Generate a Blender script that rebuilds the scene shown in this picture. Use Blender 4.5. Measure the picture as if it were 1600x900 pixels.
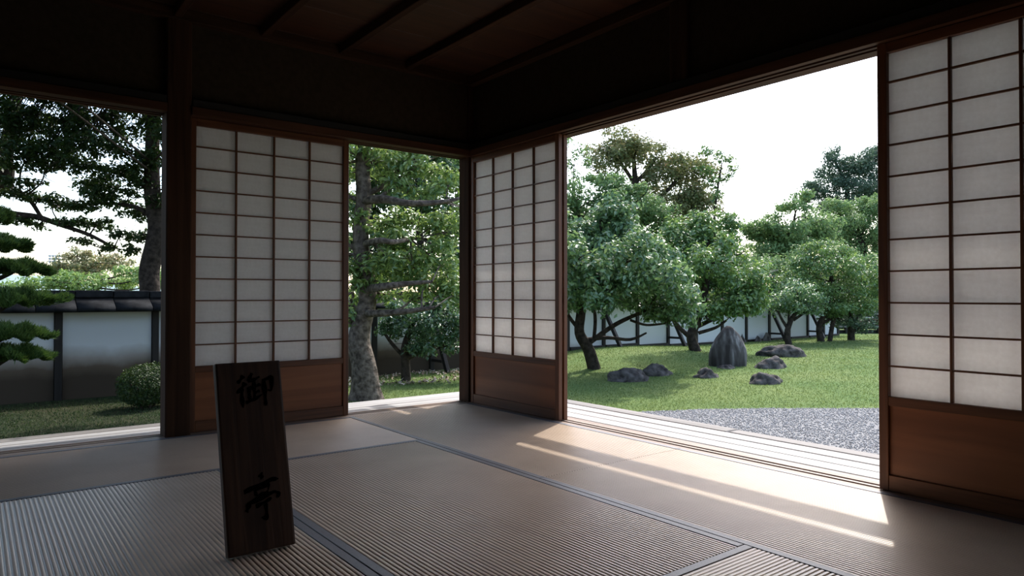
import bpy, bmesh, math, random
import numpy as np
from mathutils import Vector, Matrix, noise

for o in list(bpy.data.objects):
    bpy.data.objects.remove(o, do_unlink=True)
SC = bpy.context.scene
COL = SC.collection

# ------------------------------------------------------------------ camera
cam_d = bpy.data.cameras.new('camera')
cam = bpy.data.objects.new('camera', cam_d)
COL.objects.link(cam)
SC.camera = cam
cam_d.sensor_width = 36.0
cam_d.lens = 1083.48 / 1600 * 36.0
cam_d.clip_start = 0.02
cam_d.clip_end = 600
cam.location = (0, 0, 0.773)
cam.rotation_euler = (math.pi / 2 + 0.01135, 0, 0.9094 - math.pi / 2)

# ------------------------------------------------------------------ world, sun, exposure
W = bpy.data.worlds.new('sky')
SC.world = W
W.use_nodes = True
_bg = W.node_tree.nodes['Background']
_sky = W.node_tree.nodes.new('ShaderNodeTexSky')      # hazy bright day, sun high over the garden
_sky.sky_type = 'NISHITA'
_sky.sun_disc = False
_sky.sun_elevation = math.radians(50)
_sky.sun_rotation = math.radians(62.6)
_sky.air_density = 1.0
_sky.dust_density = 2.7
_sky.ozone_density = 1.0
W.node_tree.links.new(_sky.outputs[0], _bg.inputs[0])
_bg.inputs[1].default_value = 0.38
sun_d = bpy.data.lights.new('sun', 'SUN')
sun = bpy.data.objects.new('sun', sun_d)
COL.objects.link(sun)
sun_d.energy = 3.5
sun_d.color = (1.0, 0.955, 0.89)
sun_d.angle = 0.0095
_el = math.radians(50)
sun_dir = Vector((-0.888 * math.cos(_el), -0.46 * math.cos(_el), -math.sin(_el)))
sun.rotation_euler = sun_dir.to_track_quat('-Z', 'Y').to_euler()
sun.location = (20, 10, 30)
SC.view_settings.view_transform = 'Standard'
SC.view_settings.look = 'None'
SC.view_settings.gamma = 1.0
SC.view_settings.use_curve_mapping = False
SC.view_settings.exposure = 0.4

rng = np.random.default_rng(11)
random.seed(4)

# ------------------------------------------------------------------ materials
def new_mat(name):
    m = bpy.data.materials.new(name)
    m.use_nodes = True
    nt = m.node_tree
    return m, nt, nt.nodes['Principled BSDF']

def nd(nt, t, **kw):
    n = nt.nodes.new(t)
    for k, v in kw.items():
        setattr(n, k, v)
    return n

def ramp(nt, stops):
    r = nd(nt, 'ShaderNodeValToRGB')
    e = r.color_ramp.elements
    while len(e) < len(stops):
        e.new(0.5)
    for i, (p, c) in enumerate(stops):
        e[i].position = p
        e[i].color = (c[0], c[1], c[2], 1)
    return r

def coords(nt, scale, jitter=True):
    tc = nd(nt, 'ShaderNodeTexCoord')
    mp = nd(nt, 'ShaderNodeMapping')
    mp.inputs['Scale'].default_value = scale
    nt.links.new(tc.outputs['Object'], mp.inputs['Vector'])
    if jitter:
        oi = nd(nt, 'ShaderNodeObjectInfo')
        ml = nd(nt, 'ShaderNodeMath', operation='MULTIPLY')
        ml.inputs[1].default_value = 37.0
        nt.links.new(oi.outputs['Random'], ml.inputs[0])
        cb = nd(nt, 'ShaderNodeCombineXYZ')
        for i in range(3):
            nt.links.new(ml.outputs[0], cb.inputs[i])
        nt.links.new(cb.outputs[0], mp.inputs['Location'])
    return mp

def wood(name, c1, c2, axis='Z', rough=0.5, grain=26.0, bump=0.15, spec=0.35):
    m, nt, b = new_mat(name)
    s = [grain, grain, grain]
    s['XYZ'.index(axis)] = grain * 0.05
    mp = coords(nt, s)
    n1 = nd(nt, 'ShaderNodeTexNoise')
    n1.inputs['Scale'].default_value = 1.0
    n1.inputs['Detail'].default_value = 5
    n1.inputs['Distortion'].default_value = 0.8
    nt.links.new(mp.outputs[0], n1.inputs['Vector'])
    r = ramp(nt, [(0.3, c1), (0.7, c2)])
    nt.links.new(n1.outputs['Fac'], r.inputs[0])
    nt.links.new(r.outputs[0], b.inputs['Base Color'])
    b.inputs['Roughness'].default_value = rough
    b.inputs['Specular IOR Level'].default_value = spec
    bp = nd(nt, 'ShaderNodeBump')
    bp.inputs['Strength'].default_value = bump
    bp.inputs['Distance'].default_value = 0.004
    nt.links.new(n1.outputs['Fac'], bp.inputs['Height'])
    nt.links.new(bp.outputs[0], b.inputs['Normal'])
    return m

def noisy(name, c1, c2, scale=8.0, rough=0.9, bump=0.2, dist=0.01, detail=6, spec=0.2, lo=0.35, hi=0.65):
    m, nt, b = new_mat(name)
    mp = coords(nt, (1, 1, 1), False)
    n1 = nd(nt, 'ShaderNodeTexNoise')
    n1.inputs['Scale'].default_value = scale
    n1.inputs['Detail'].default_value = detail
    nt.links.new(mp.outputs[0], n1.inputs['Vector'])
    r = ramp(nt, [(lo, c1), (hi, c2)])
    nt.links.new(n1.outputs['Fac'], r.inputs[0])
    nt.links.new(r.outputs[0], b.inputs['Base Color'])
    b.inputs['Roughness'].default_value = rough
    b.inputs['Specular IOR Level'].default_value = spec
    bp = nd(nt, 'ShaderNodeBump')
    bp.inputs['Strength'].default_value = bump
    bp.inputs['Distance'].default_value = dist
    nt.links.new(n1.outputs['Fac'], bp.inputs['Height'])
    nt.links.new(bp.outputs[0], b.inputs['Normal'])
    return m

def leaf_mat(name, stops, rough=0.4, trans=0.3, spec=0.5):
    m, nt, b = new_mat(name)
    at = nd(nt, 'ShaderNodeAttribute', attribute_name='tint')
    r = ramp(nt, stops)
    nt.links.new(at.outputs['Fac'], r.inputs[0])
    nt.links.new(r.outputs[0], b.inputs['Base Color'])
    b.inputs['Roughness'].default_value = rough
    b.inputs['Specular IOR Level'].default_value = spec
    tr = nd(nt, 'ShaderNodeBsdfTranslucent')
    hs = nd(nt, 'ShaderNodeHueSaturation')
    hs.inputs['Hue'].default_value = 0.48
    hs.inputs['Saturation'].default_value = 1.1
    hs.inputs['Value'].default_value = 1.5
    nt.links.new(r.outputs[0], hs.inputs['Color'])
    nt.links.new(hs.outputs[0], tr.inputs['Color'])
    mx = nd(nt, 'ShaderNodeMixShader')
    mx.inputs[0].default_value = trans
    nt.links.new(b.outputs[0], mx.inputs[1])
    nt.links.new(tr.outputs[0], mx.inputs[2])
    nt.links.new(mx.outputs[0], nt.nodes['Material Output'].inputs['Surface'])
    return m

def paper_mat():
    m, nt, b = new_mat('shoji_paper')
    mp = coords(nt, (1, 1, 1), False)
    n1 = nd(nt, 'ShaderNodeTexNoise')
    n1.inputs['Scale'].default_value = 55
    n1.inputs['Detail'].default_value = 6
    nt.links.new(mp.outputs[0], n1.inputs['Vector'])
    r = ramp(nt, [(0.3, (0.885, 0.87, 0.85)), (0.7, (0.95, 0.94, 0.925))])
    nt.links.new(n1.outputs['Fac'], r.inputs[0])
    d = nd(nt, 'ShaderNodeBsdfDiffuse')
    t = nd(nt, 'ShaderNodeBsdfTranslucent')
    nt.links.new(r.outputs[0], d.inputs[0])
    nt.links.new(r.outputs[0], t.inputs[0])
    mx = nd(nt, 'ShaderNodeMixShader')
    mx.inputs[0].default_value = 0.62
    nt.links.new(d.outputs[0], mx.inputs[1])
    nt.links.new(t.outputs[0], mx.inputs[2])
    nt.links.new(mx.outputs[0], nt.nodes['Material Output'].inputs['Surface'])
    return m

def plain(name, c, rough=0.6, spec=0.3):
    m, nt, b = new_mat(name)
    b.inputs['Base Color'].default_value = (*c, 1)
    b.inputs['Roughness'].default_value = rough
    b.inputs['Specular IOR Level'].default_value = spec
    return m

def tatami_mat_m(name, axis):
    m, nt, b = new_mat(name)
    s = [220, 220, 220]
    s['XYZ'.index(axis)] = 900
    mp = coords(nt, s, False)
    n1 = nd(nt, 'ShaderNodeTexNoise')
    n1.inputs['Scale'].default_value = 1.0
    n1.inputs['Detail'].default_value = 3
    nt.links.new(mp.outputs[0], n1.inputs['Vector'])
    mp2 = coords(nt, (3, 3, 3), True)
    n2 = nd(nt, 'ShaderNodeTexNoise')
    n2.inputs['Scale'].default_value = 1.5
    n2.inputs['Detail'].default_value = 4
    nt.links.new(mp2.outputs[0], n2.inputs['Vector'])
    ad = nd(nt, 'ShaderNodeMath', operation='MULTIPLY_ADD')
    ad.inputs[1].default_value = 0.5
    nt.links.new(n1.outputs['Fac'], ad.inputs[0])
    ml = nd(nt, 'ShaderNodeMath', operation='MULTIPLY')
    ml.inputs[1].default_value = 0.5
    nt.links.new(n2.outputs['Fac'], ml.inputs[0])
    nt.links.new(ml.outputs[0], ad.inputs[2])
    r = ramp(nt, [(0.3, (0.50, 0.38, 0.285)), (0.7, (0.66, 0.525, 0.41))])
    nt.links.new(ad.outputs[0], r.inputs[0])
    nt.links.new(r.outputs[0], b.inputs['Base Color'])
    b.inputs['Roughness'].default_value = 0.33
    b.inputs['Specular IOR Level'].default_value = 0.58
    return m

RED1, RED2 = (0.085, 0.029, 0.011), (0.18, 0.068, 0.027)
M = {}
for ax in 'XYZ':
    M['post' + ax] = wood('dark_post_wood_' + ax, (0.026, 0.012, 0.006), (0.060, 0.028, 0.014), ax, 0.75, 24, 0.15, 0.12)
    M['frame' + ax] = wood('shoji_frame_wood_' + ax, RED1, RED2, ax, 0.45, 30)
    M['silver' + ax] = wood('weathered_plank_' + ax, (0.30, 0.29, 0.285), (0.44, 0.43, 0.425), ax, 0.6, 18, 0.25)
    M['tatami' + ax] = tatami_mat_m('woven_rush_' + ax, ax)
    M['dark' + ax] = wood('blackened_wood_' + ax, (0.008, 0.0065, 0.006), (0.020, 0.0165, 0.0145), ax, 0.6, 14)
for ax in 'XY':
    M['head' + ax] = wood('head_track_wood_' + ax, (0.042, 0.017, 0.008), (0.095, 0.040, 0.019), ax, 0.6, 26, 0.15, 0.2)
M['greyX'] = wood('grey_edge_plank_X', (0.14, 0.13, 0.12), (0.26, 0.245, 0.23), 'X', 0.7, 14, 0.5)
M['greyY'] = wood('grey_edge_plank_Y', (0.13, 0.125, 0.12), (0.22, 0.21, 0.205), 'Y', 0.7, 14, 0.5)
M['panel'] = wood('hip_board_cedar', (0.17, 0.056, 0.020), (0.31, 0.115, 0.044), 'X', 0.42, 9, 0.1)
M['ceil'] = wood('ceiling_cedar', (0.034, 0.0125, 0.0045), (0.062, 0.024, 0.009), 'X', 0.6, 14, 0.1)
M['sign'] = wood('sign_cedar', (0.026, 0.012, 0.006), (0.088, 0.042, 0.022), 'Z', 0.55, 40, 0.3)
M['ink'] = plain('black_ink', (0.002, 0.002, 0.002), 1.0, 0.0)
for ax in 'XY':
    M['sill' + ax] = wood('worn_sill_wood_' + ax, (0.20, 0.135, 0.10), (0.34, 0.26, 0.21), ax, 0.5, 26)
M['heri'] = noisy('border_cloth', (0.13, 0.13, 0.145), (0.19, 0.19, 0.21), 300, 0.45, 0.1, 0.001, spec=0.5)
M['plaster_in'] = noisy('earth_plaster', (0.036, 0.025, 0.015), (0.046, 0.032, 0.020), 30, 0.95, 0.15, 0.003, spec=0.05)
M['paper'] = paper_mat()
M['rooftile'] = noisy('dark_roof', (0.010, 0.011, 0.013), (0.028, 0.030, 0.033), 9, 0.9, 0.3, 0.01, spec=0.08)
M['bark'] = noisy('grey_bark', (0.060, 0.047, 0.037), (0.21, 0.172, 0.14), 16, 0.95, 0.9, 0.04, 8)
M['barkdark'] = noisy('dark_bark', (0.018, 0.014, 0.011), (0.055, 0.043, 0.034), 14, 0.95, 0.8, 0.03, 8)
M['rock'] = noisy('garden_rock', (0.026, 0.023, 0.022), (0.13, 0.118, 0.11), 9, 0.92, 0.9, 0.05, 10)
def streaked():
    m, nt, b = new_mat('streaked_stone')
    mp = coords(nt, (9, 9, 1.1), False)
    n1 = nd(nt, 'ShaderNodeTexNoise'); n1.inputs['Scale'].default_value = 1.0; n1.inputs['Detail'].default_value = 8
    nt.links.new(mp.outputs[0], n1.inputs['Vector'])
    r = ramp(nt, [(0.40, (0.030, 0.026, 0.024)), (0.56, (0.085, 0.078, 0.074)), (0.72, (0.26, 0.255, 0.25))])
    nt.links.new(n1.outputs['Fac'], r.inputs[0]); nt.links.new(r.outputs[0], b.inputs['Base Color'])
    b.inputs['Roughness'].default_value = 0.9; b.inputs['Specular IOR Level'].default_value = 0.2
    bp = nd(nt, 'ShaderNodeBump'); bp.inputs['Strength'].default_value = 0.2; bp.inputs['Distance'].default_value = 0.015
    nt.links.new(n1.outputs['Fac'], bp.inputs['Height']); nt.links.new(bp.outputs[0], b.inputs['Normal'])
    return m
M['streak'] = streaked()
M['copper'] = plain('gutter_copper', (0.10, 0.07, 0.05), 0.5)

# ------------------------------------------------------------------ helpers
def tag(o, label=None, cat=None, group=None, kind=None):
    if label: o['label'] = label
    if cat: o['category'] = cat
    if group: o['group'] = group
    if kind: o['kind'] = kind
    return o

def empty(name, loc=(0, 0, 0), rz=0.0):
    o = bpy.data.objects.new(name, None)
    COL.objects.link(o)
    o.location = loc
    o.rotation_euler = (0, 0, rz)
    o.empty_display_size = 0.1
    return o

def link(name, me, parent=None):
    o = bpy.data.objects.new(name, me)
    COL.objects.link(o)
    if parent is not None:
        o.parent = parent
    return o

def org(parent):
    return np.array(parent.location) if parent is not None else np.zeros(3)

def mesh_np(name, V, F, mat, smooth=False):
    """V (n,3), F (m,k) equal-sized polygons"""
    V = np.asarray(V, dtype=np.float32)
    F = np.asarray(F, dtype=np.int32)
    me = bpy.data.meshes.new(name)
    me.vertices.add(len(V)); me.vertices.foreach_set('co', V.ravel())
    m, k = F.shape
    me.loops.add(m * k); me.loops.foreach_set('vertex_index', F.ravel())
    me.polygons.add(m)
    me.polygons.foreach_set('loop_start', np.arange(0, m * k, k, dtype=np.int32))
    if smooth:
        me.polygons.foreach_set('use_smooth', np.ones(m, dtype=bool))
    me.update(calc_edges=True)
    me.materials.append(mat)
    return me

def box_me(name, a, b, mat, bev=0.0, seg=1):
    bm = bmesh.new()
    bmesh.ops.create_cube(bm, size=1.0)
    for v in bm.verts:
        v.co = Vector((a[i] + (v.co[i] + 0.5) * (b[i] - a[i]) for i in range(3)))
    if bev > 0:
        bmesh.ops.bevel(bm, geom=bm.edges[:], offset=bev, segments=seg, affect='EDGES', profile=0.7)
    me = bpy.data.meshes.new(name)
    bm.to_mesh(me); bm.free()
    me.materials.append(mat)
    return me

def box(name, a, b, mat, parent=None, bev=0.003):
    """box with its own origin at its bottom centre, a / b in world space"""
    c = np.array([(a[0] + b[0]) / 2, (a[1] + b[1]) / 2, a[2]])
    me = box_me(name, np.array(a) - c, np.array(b) - c, mat, bev)
    o = link(name, me, parent)
    o.location = Vector(c - org(parent))
    return o

def struct(o):
    o['kind'] = 'structure'
    return o

def profile_along(name, prof, axis, t0, t1, mat, parent=None):
    """extrude closed (u,z) profile along X (u=y) or Y (u=x)"""
    n = len(prof)
    V = []
    for t in (t0, t1):
        for u, z in prof:
            V.append((t, u, z) if axis == 'X' else (u, t, z))
    bm = bmesh.new()
    vs = [bm.verts.new(v) for v in V]
    for i in range(n):
        j = (i + 1) % n
        bm.faces.new((vs[i], vs[j], vs[n + j], vs[n + i]))
    bm.faces.new(vs[:n]); bm.faces.new(vs[n:])
    bmesh.ops.recalc_face_normals(bm, faces=bm.faces[:])
    me = bpy.data.meshes.new(name)
    bm.to_mesh(me); bm.free()
    me.materials.append(mat)
    return link(name, me, parent)

def tube_arrays(pts, segs=10, rough=0.0, flare=0.0):
    P = np.array([p[:3] for p in pts], float)
    Rr = np.array([p[3] for p in pts], float)
    # resample with catmull-rom
    out, rad = [], []
    n = len(P)
    for i in range(n - 1):
        p0, p1, p2, p3 = P[max(i - 1, 0)], P[i], P[i + 1], P[min(i + 2, n - 1)]
        for k in range(5):
            t = k / 5
            out.append(0.5 * ((2 * p1) + (-p0 + p2) * t + (2 * p0 - 5 * p1 + 4 * p2 - p3) * t * t + (-p0 + 3 * p1 - 3 * p2 + p3) * t ** 3))
            rad.append(Rr[i] * (1 - t) + Rr[i + 1] * t)
    out.append(P[-1]); rad.append(Rr[-1])
    out = np.array(out); rad = np.array(rad)
    T = np.gradient(out, axis=0)
    T /= np.linalg.norm(T, axis=1)[:, None] + 1e-9
    ref = np.array([0.31, 0.17, 0.93]) if abs(T[0][2]) < 0.8 else np.array([1.0, 0.2, 0.1])
    A = np.cross(T, ref); A /= np.linalg.norm(A, axis=1)[:, None] + 1e-9
    B = np.cross(T, A)
    ang = np.linspace(0, 2 * np.pi, segs, endpoint=False)
    ph = rng.uniform(0, 6.28, 3)
    V = []
    for i in range(len(out)):
        s = i * 0.35
        w = 1 + rough * (np.sin(2 * ang + ph[0] + s * .6) + 0.6 * np.sin(3 * ang + ph[1] - s) + 0.5 * np.sin(5 * ang + ph[2] + s * .3))
        V.append(out[i] + rad[i] * (np.cos(ang) * w)[:, None] * A[i] + rad[i] * (np.sin(ang) * w)[:, None] * B[i])
    V = np.concatenate(V)
    F = []
    for i in range(len(out) - 1):
        for j in range(segs):
            k = (j + 1) % segs
            F.append((i * segs + j, i * segs + k, (i + 1) * segs + k, (i + 1) * segs + j))
    return V, np.array(F)

def tube(name, pts, mat, parent=None, segs=10, rough=0.06):
    V, F = tube_arrays(pts, segs, rough)
    return link(name, mesh_np(name, V - org(parent), F, mat, True), parent)

def ground_z(x, y):
    x = np.asarray(x, float); y = np.asarray(y, float)
    t = np.clip((x - 7) / 5, 0, 1); t = t * t * (3 - 2 * t)
    return (-.62 + .14 * t + .16 * np.exp(-((x - 10.6) / 2.6) ** 2 - ((y - 10.2) / 1.5) ** 2))

GRAVEL = np.array([(3.3, -4), (16, -4), (11.6, 0.6), (8.62, 3.85), (7.7, 4.78), (7.05, 5.25), (6.1, 5.68), (5.0, 5.75), (4.3, 5.4), (3.3, 5.0)])
def in_gravel(x, y):
    ins = np.zeros(np.shape(x), bool)
    n = len(GRAVEL)
    for i in range(n):
        x0, y0 = GRAVEL[i]; x1, y1 = GRAVEL[(i + 1) % n]
        if y0 == y1: continue
        c = ((y0 > y) != (y1 > y)) & (x < (x1 - x0) * (y - y0) / (y1 - y0) + x0)
        ins ^= c
    return ins

# ================================================================== THE ROOM
AY, BX = 4.22, 2.885           # planes of the two screen walls
KZ = 1.785                     # underside of the head tracks
CZ = 2.32                      # underside of ceiling frame

# floor under the mats, with the plain mats out of view as its pieces
fl = struct(box('floor', (-2.1, -0.8, -0.20), (2.84, 4.14, -0.057), M['postX'], bev=0))
# posts
def post(name, x0, x1, y0, y1, z0=-0.2, z1=2.53):
    return struct(box(name, (x0, y0, z0), (x1, y1, z1), M['postZ'], bev=0.006))
post('trim_1', 2.855, 2.985, 4.181, 4.311)
post('trim_2', 0.835, 0.964, 4.155, 4.285)
post('trim_3', -1.14, -1.01, 4.155, 4.285)
post('trim_4', 2.855, 2.985, 0.199, 0.329)
post('trim_5', 2.865, 2.975, 2.235, 2.345, z0=KZ + 0.093, z1=2.53)

def sill(name, axis, u0, u1, t0, t1, tracks):
    prof = [(u0, -0.12), (u0, 0.0)]
    for a, b in tracks:
        prof += [(a, 0.0), (a, -0.005), (b, -0.005), (b, 0.0)]
    prof += [(u1, 0.0), (u1, -0.12)]
    return struct(profile_along(name, prof, axis, t0, t1, M['sill' + axis]))
TA = [(4.208, 4.232), (4.252, 4.276)]
TB = [(2.873, 2.897), (2.917, 2.941)]
sill('trim_6', 'X', 4.14, 4.30, -1.01, 0.835, TA)
sill('trim_7', 'X', 4.14, 4.30, 0.964, 2.855, TA)
sill('trim_8', 'Y', 2.84, 3.01, 0.329, 4.181, TB)

def head(name, axis, u0, u1, t0, t1, tracks):
    prof = [(u0, KZ + 0.045), (u0, KZ)]
    for a, b in tracks:
        prof += [(a, KZ), (a, KZ + 0.015), (b, KZ + 0.015), (b, KZ)]
    prof += [(u1, KZ), (u1, KZ + 0.045)]
    return struct(profile_along(name, prof, axis, t0, t1, M['head' + axis]))
head('trim_9', 'X', 4.14, 4.30, -1.01, 0.835, TA)
head('trim_10', 'X', 4.14, 4.30, 0.964, 2.855, TA)
head('trim_11', 'Y', 2.84, 3.01, 0.329, 4.181, TB)
# dark beams above the head tracks, between the posts
struct(box('trim_12', (-1.01, 4.152, KZ + 0.046), (0.834, 4.199, KZ + 0.092), M['darkX'], bev=0.004))
struct(box('trim_17', (0.965, 4.152, KZ + 0.046), (2.854, 4.199, KZ + 0.092), M['darkX'], bev=0.004))
struct(box('trim_13', (2.852, 0.33, KZ + 0.046), (2.899, 4.18, KZ + 0.092), M['darkY'], bev=0.004))
# small walls above, and the solid walls out of view
struct(box('wall_left', (-2.0, 4.20, KZ + 0.046), (2.854, 4.25, 2.53), M['plaster_in'], bev=0))
struct(box('wall_right', (2.90, -0.7, KZ + 0.046), (2.94, 4.18, 2.53), M['plaster_in'], bev=0))
struct(box('wall_left_end', (-2.1, 4.16, -0.2), (-1.141, 4.28, KZ + 0.045), M['plaster_in'], bev=0))
struct(box('wall_right_end', (2.87, -0.7, -0.2), (2.97, 0.198, KZ + 0.045), M['plaster_in'], bev=0))
struct(box('wall_back', (-2.1, -0.82, -0.2), (3.0, -0.701, 2.53), M['plaster_in'], bev=0))
struct(box('wall_side', (-2.22, -0.82, -0.2), (-2.101, 4.3, 2.53), M['plaster_in'], bev=0))
# ceiling: backing, one board after another, battens and edge rails
ce = struct(box('ceiling', (-2.1, -0.7, 2.395), (2.90, 4.20, 2.449), M['ceil'], bev=0))
yb = -0.70
while yb < 4.19:
    y1 = min(yb + 0.44, 4.195)
    box('ceiling_board', (-2.1, yb + 0.003, 2.372), (2.895, y1 - 0.002, 2.3945), M['ceil'], ce, bev=0.002)
    yb += 0.44
for xb in (-1.54, -1.055, -0.57, -0.085, 0.40, 0.885, 1.36, 1.85, 2.33):
    box('batten', (xb - 0.021, -0.7, CZ - 0.005), (xb + 0.021, 4.15, 2.3715), M['postY'], ce, bev=0.003)
struct(box('trim_14', (-2.1, 4.145, CZ - 0.015), (2.84, 4.199, 2.371), M['postX'], bev=0.003))
struct(box('trim_15', (2.845, -0.7, CZ - 0.015), (2.899, 4.18, 2.371), M['postY'], bev=0.003))

# roof with its eaves, and the gutter along the garden side
ex0, ex1, ey0, ey1 = -3.0, 4.131, -1.6, 5.55
V = [(ex0, ey0, 2.53), (ex1, ey0, 2.53), (ex1, ey1, 2.53), (ex0, ey1, 2.53),
     (ex0, ey0, 2.60), (ex1, ey0, 2.60), (ex1, ey1, 2.60), (ex0, ey1, 2.60),
     (-0.2, 1.78, 4.1), (0.8, 1.78, 4.1)]
bm = bmesh.new()
vs = [bm.verts.new(v) for v in V]
for f in [(3, 2, 1, 0), (0, 1, 5, 4), (1, 2, 6, 5), (2, 3, 7, 6), (3, 0, 4, 7), (4, 5, 9, 8), (5, 6, 9), (6, 7, 8, 9), (7, 4, 8)]:
    bm.faces.new([vs[i] for i in f])
me = bpy.data.meshes.new('roof'); bm.to_mesh(me); bm.free(); me.materials.append(M['darkX'])
struct(link('roof', me))
prof = [(4.152 + 0.0735 * math.cos(a), 2.40 + 0.0735 * math.sin(a)) for a in np.linspace(math.pi, 2 * math.pi, 15)]
prof += [(4.152 + 0.070 * math.cos(a), 2.40 + 0.070 * math.sin(a)) for a in np.linspace(2 * math.pi, math.pi, 15)]
gu = struct(profile_along('trim_16', prof, 'Y', -1.6, 5.55, M['copper']))
for yy in (-1.2, 0.1, 1.35, 4.35, 5.35):
    box('gutter_hanger', (4.084, yy, 2.40), (4.091, yy + 0.02, 2.53), M['copper'], gu, bev=0)

# ------------------------------------------------------------------ tatami
def tatami(x0, x1, y0, y1, axis, label, parent=None, name='tatami_mat'):
    g = 0.0015
    x0 += g; x1 -= g; y0 += g; y1 -= g
    if parent is None:
        t = empty(name, ((x0 + x1) / 2, (y0 + y1) / 2, -0.0565))
        tag(t, label, 'tatami mat', 'tatami mats of the room')
    else:
        t = parent
    hw = 0.030
    box('core', (x0, y0, -0.0565), (x1, y1, -0.004), M['tatami' + axis], t, bev=0.004)
    # ribs run along the long side
    a0, a1, b0, b1 = (x0, x1, y0 + hw, y1 - hw) if axis == 'X' else (y0, y1, x0 + hw, x1 - hw)
    n = int(round((b1 - b0) / 0.0152))
    u = np.array([0, .10, .24, .5, .76, .90])
    h = 0.0034 * np.abs(np.sin(np.pi * u)) ** 0.40 - 0.0032
    bb = np.concatenate([(k + u) * (b1 - b0) / n for k in range(n)] + [[b1 - b0]]) + b0
    hh = np.concatenate([np.tile(h, n), [h[0]]])
    V = []
    for a in (a0, a1):
        for b, z in zip(bb, hh):
            V.append((a, b, z) if axis == 'X' else (b, a, z))
    k = len(bb)
    F = [(i, i + 1, k + i + 1, k + i) if axis == 'Y' else (i + 1, i, k + i, k + i + 1) for i in range(k - 1)]
    V = np.array(V); o3 = org(t)
    F = np.array(F)[:, ::-1]
    link('woven_surface', mesh_np('woven_surface', V - o3, F, M['tatami' + axis]), t)
    for s in (0, 1):
        if axis == 'X':
            ys = (y0, y0 + hw) if s == 0 else (y1 - hw, y1)
            box('border', (x0, ys[0], -0.0038), (x1, ys[1], 0.0012), M['heri'], t, bev=0.0015)
        else:
            xs = (x0, x0 + hw) if s == 0 else (x1 - hw, x1)
            box('border', (xs[0], y0, -0.0038), (xs[1], y1, 0.0012), M['heri'], t, bev=0.0015)
    return t
tatami(-0.06, 1.90, 3.235, 4.14, 'X', 'tatami mat lying along the left wall below the left shoji screen')
tatami(0.895, 1.90, 1.265, 3.235, 'Y', 'ribbed tatami mat in the middle of the floor to the right of the sign board')
tatami(-0.06, 0.895, 1.265, 3.235, 'Y', 'ribbed tatami mat the wooden sign board stands on')
tatami(1.90, 2.84, 2.255, 4.14, 'Y', 'tatami mat in the far corner in front of the middle shoji screen')
tatami(1.90, 2.84, 0.37, 2.255, 'Y', 'tatami mat with the long sunlit patch beside the wide opening')
tatami(-0.06, 1.90, 0.30, 1.265, 'X', 'tatami mat at the bottom edge with ribs running to the right')
for (a, b, c, d, ax) in [(-2.02, -0.06, 3.235, 4.14, 'X'), (-1.02, -0.06, 1.265, 3.235, 'Y'), (-2.02, -1.02, 1.265, 3.235, 'Y'), (-2.02, -0.06, 0.30, 1.265, 'X'),
                         (-0.06, 1.90, -0.68, 0.30, 'X'), (-2.02, -0.06, -0.68, 0.30, 'X'), (1.90, 2.84, -0.68, 0.37, 'Y')]:
    box('mat', (a + .002, b * 0 + c + .002, -0.0565), (b - .002, d - .002, 0.0), M['tatami' + ax], fl, bev=0.003)

# ------------------------------------------------------------------ shoji screens
SW, ST, SD = 0.965, 0.036, 0.030        # width, stile, thickness
PB, PT = 0.373, 1.743                   # paper bottom / top
ROWS = [PB] + [0.494 + 0.1257 * k for k in range(10)] + [PT]
COLS = [ST + (SW - 2 * ST) / 4 * k for k in range(5)]
SM = {}
def sm(key, maker):
    if key not in SM:
        SM[key] = maker()
    return SM[key]
def shoji(loc, rz, label):
    t = empty('shoji_screen', loc, rz)
    tag(t, label, 'shoji screen', 'shoji screens')
    def put(name, key, a, b, mat, at, bev=0.002):
        o = link(name, sm(key, lambda: box_me(name, a, b, mat, bev)), t)
        o.location = at
        return o
    h = KZ - 0.002
    for x in (0, SW - ST):
        put('stile', 'stile', (0, 0, 0), (ST, SD, h), M['frameZ'], (x, 0, 0.001))
    put('top_rail', 'toprail', (0, 0, 0), (SW - 2 * ST, SD - .002, h - PT), M['frameX'], (ST, .001, PT))
    put('middle_rail', 'midrail', (0, 0, 0), (SW - 2 * ST, SD - .002, 0.036), M['frameX'], (ST, .001, PB - 0.036))
    put('bottom_rail', 'botrail', (0, 0, 0), (SW - 2 * ST, SD - .002, 0.062), M['frameX'], (ST, .001, 0.001))
    put('hip_board', 'hip', (0, 0, 0), (SW - 2 * ST, 0.008, PB - 0.036 - 0.063), M['panel'], (ST, .013, 0.063), 0.0)
    for k in range(1, 4):
        put('upright_muntin', 'vm', (-0.005, 0, 0), (0.005, 0.017, PT - PB), M['frameZ'], (COLS[k], .006, PB), 0.001)
    for k in range(1, 11):
        for c in range(4):
            x0 = COLS[c] + (0.005 if c else 0); x1 = COLS[c + 1] - (0.005 if c < 3 else 0)
            key = 'hm%d' % (0 if c == 0 else 2 if c == 3 else 1)
            put('cross_muntin', key, (0, 0, -0.0035), (x1 - x0, 0.014, 0.0035), M['frameX'], (x0, .008, ROWS[k]), 0.0)
    for r in range(11):
        for c in range(4):
            z0, z1 = ROWS[r], ROWS[r + 1]
            key = 'pane%d' % (0 if r == 0 else 2 if r == 10 else 1)
            put('paper_pane', key, (0, 0, 0), (COLS[1] - COLS[0], 0.0008, z1 - z0), M['paper'], (COLS[c], .0235, z0), 0.0)
    return t
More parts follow.
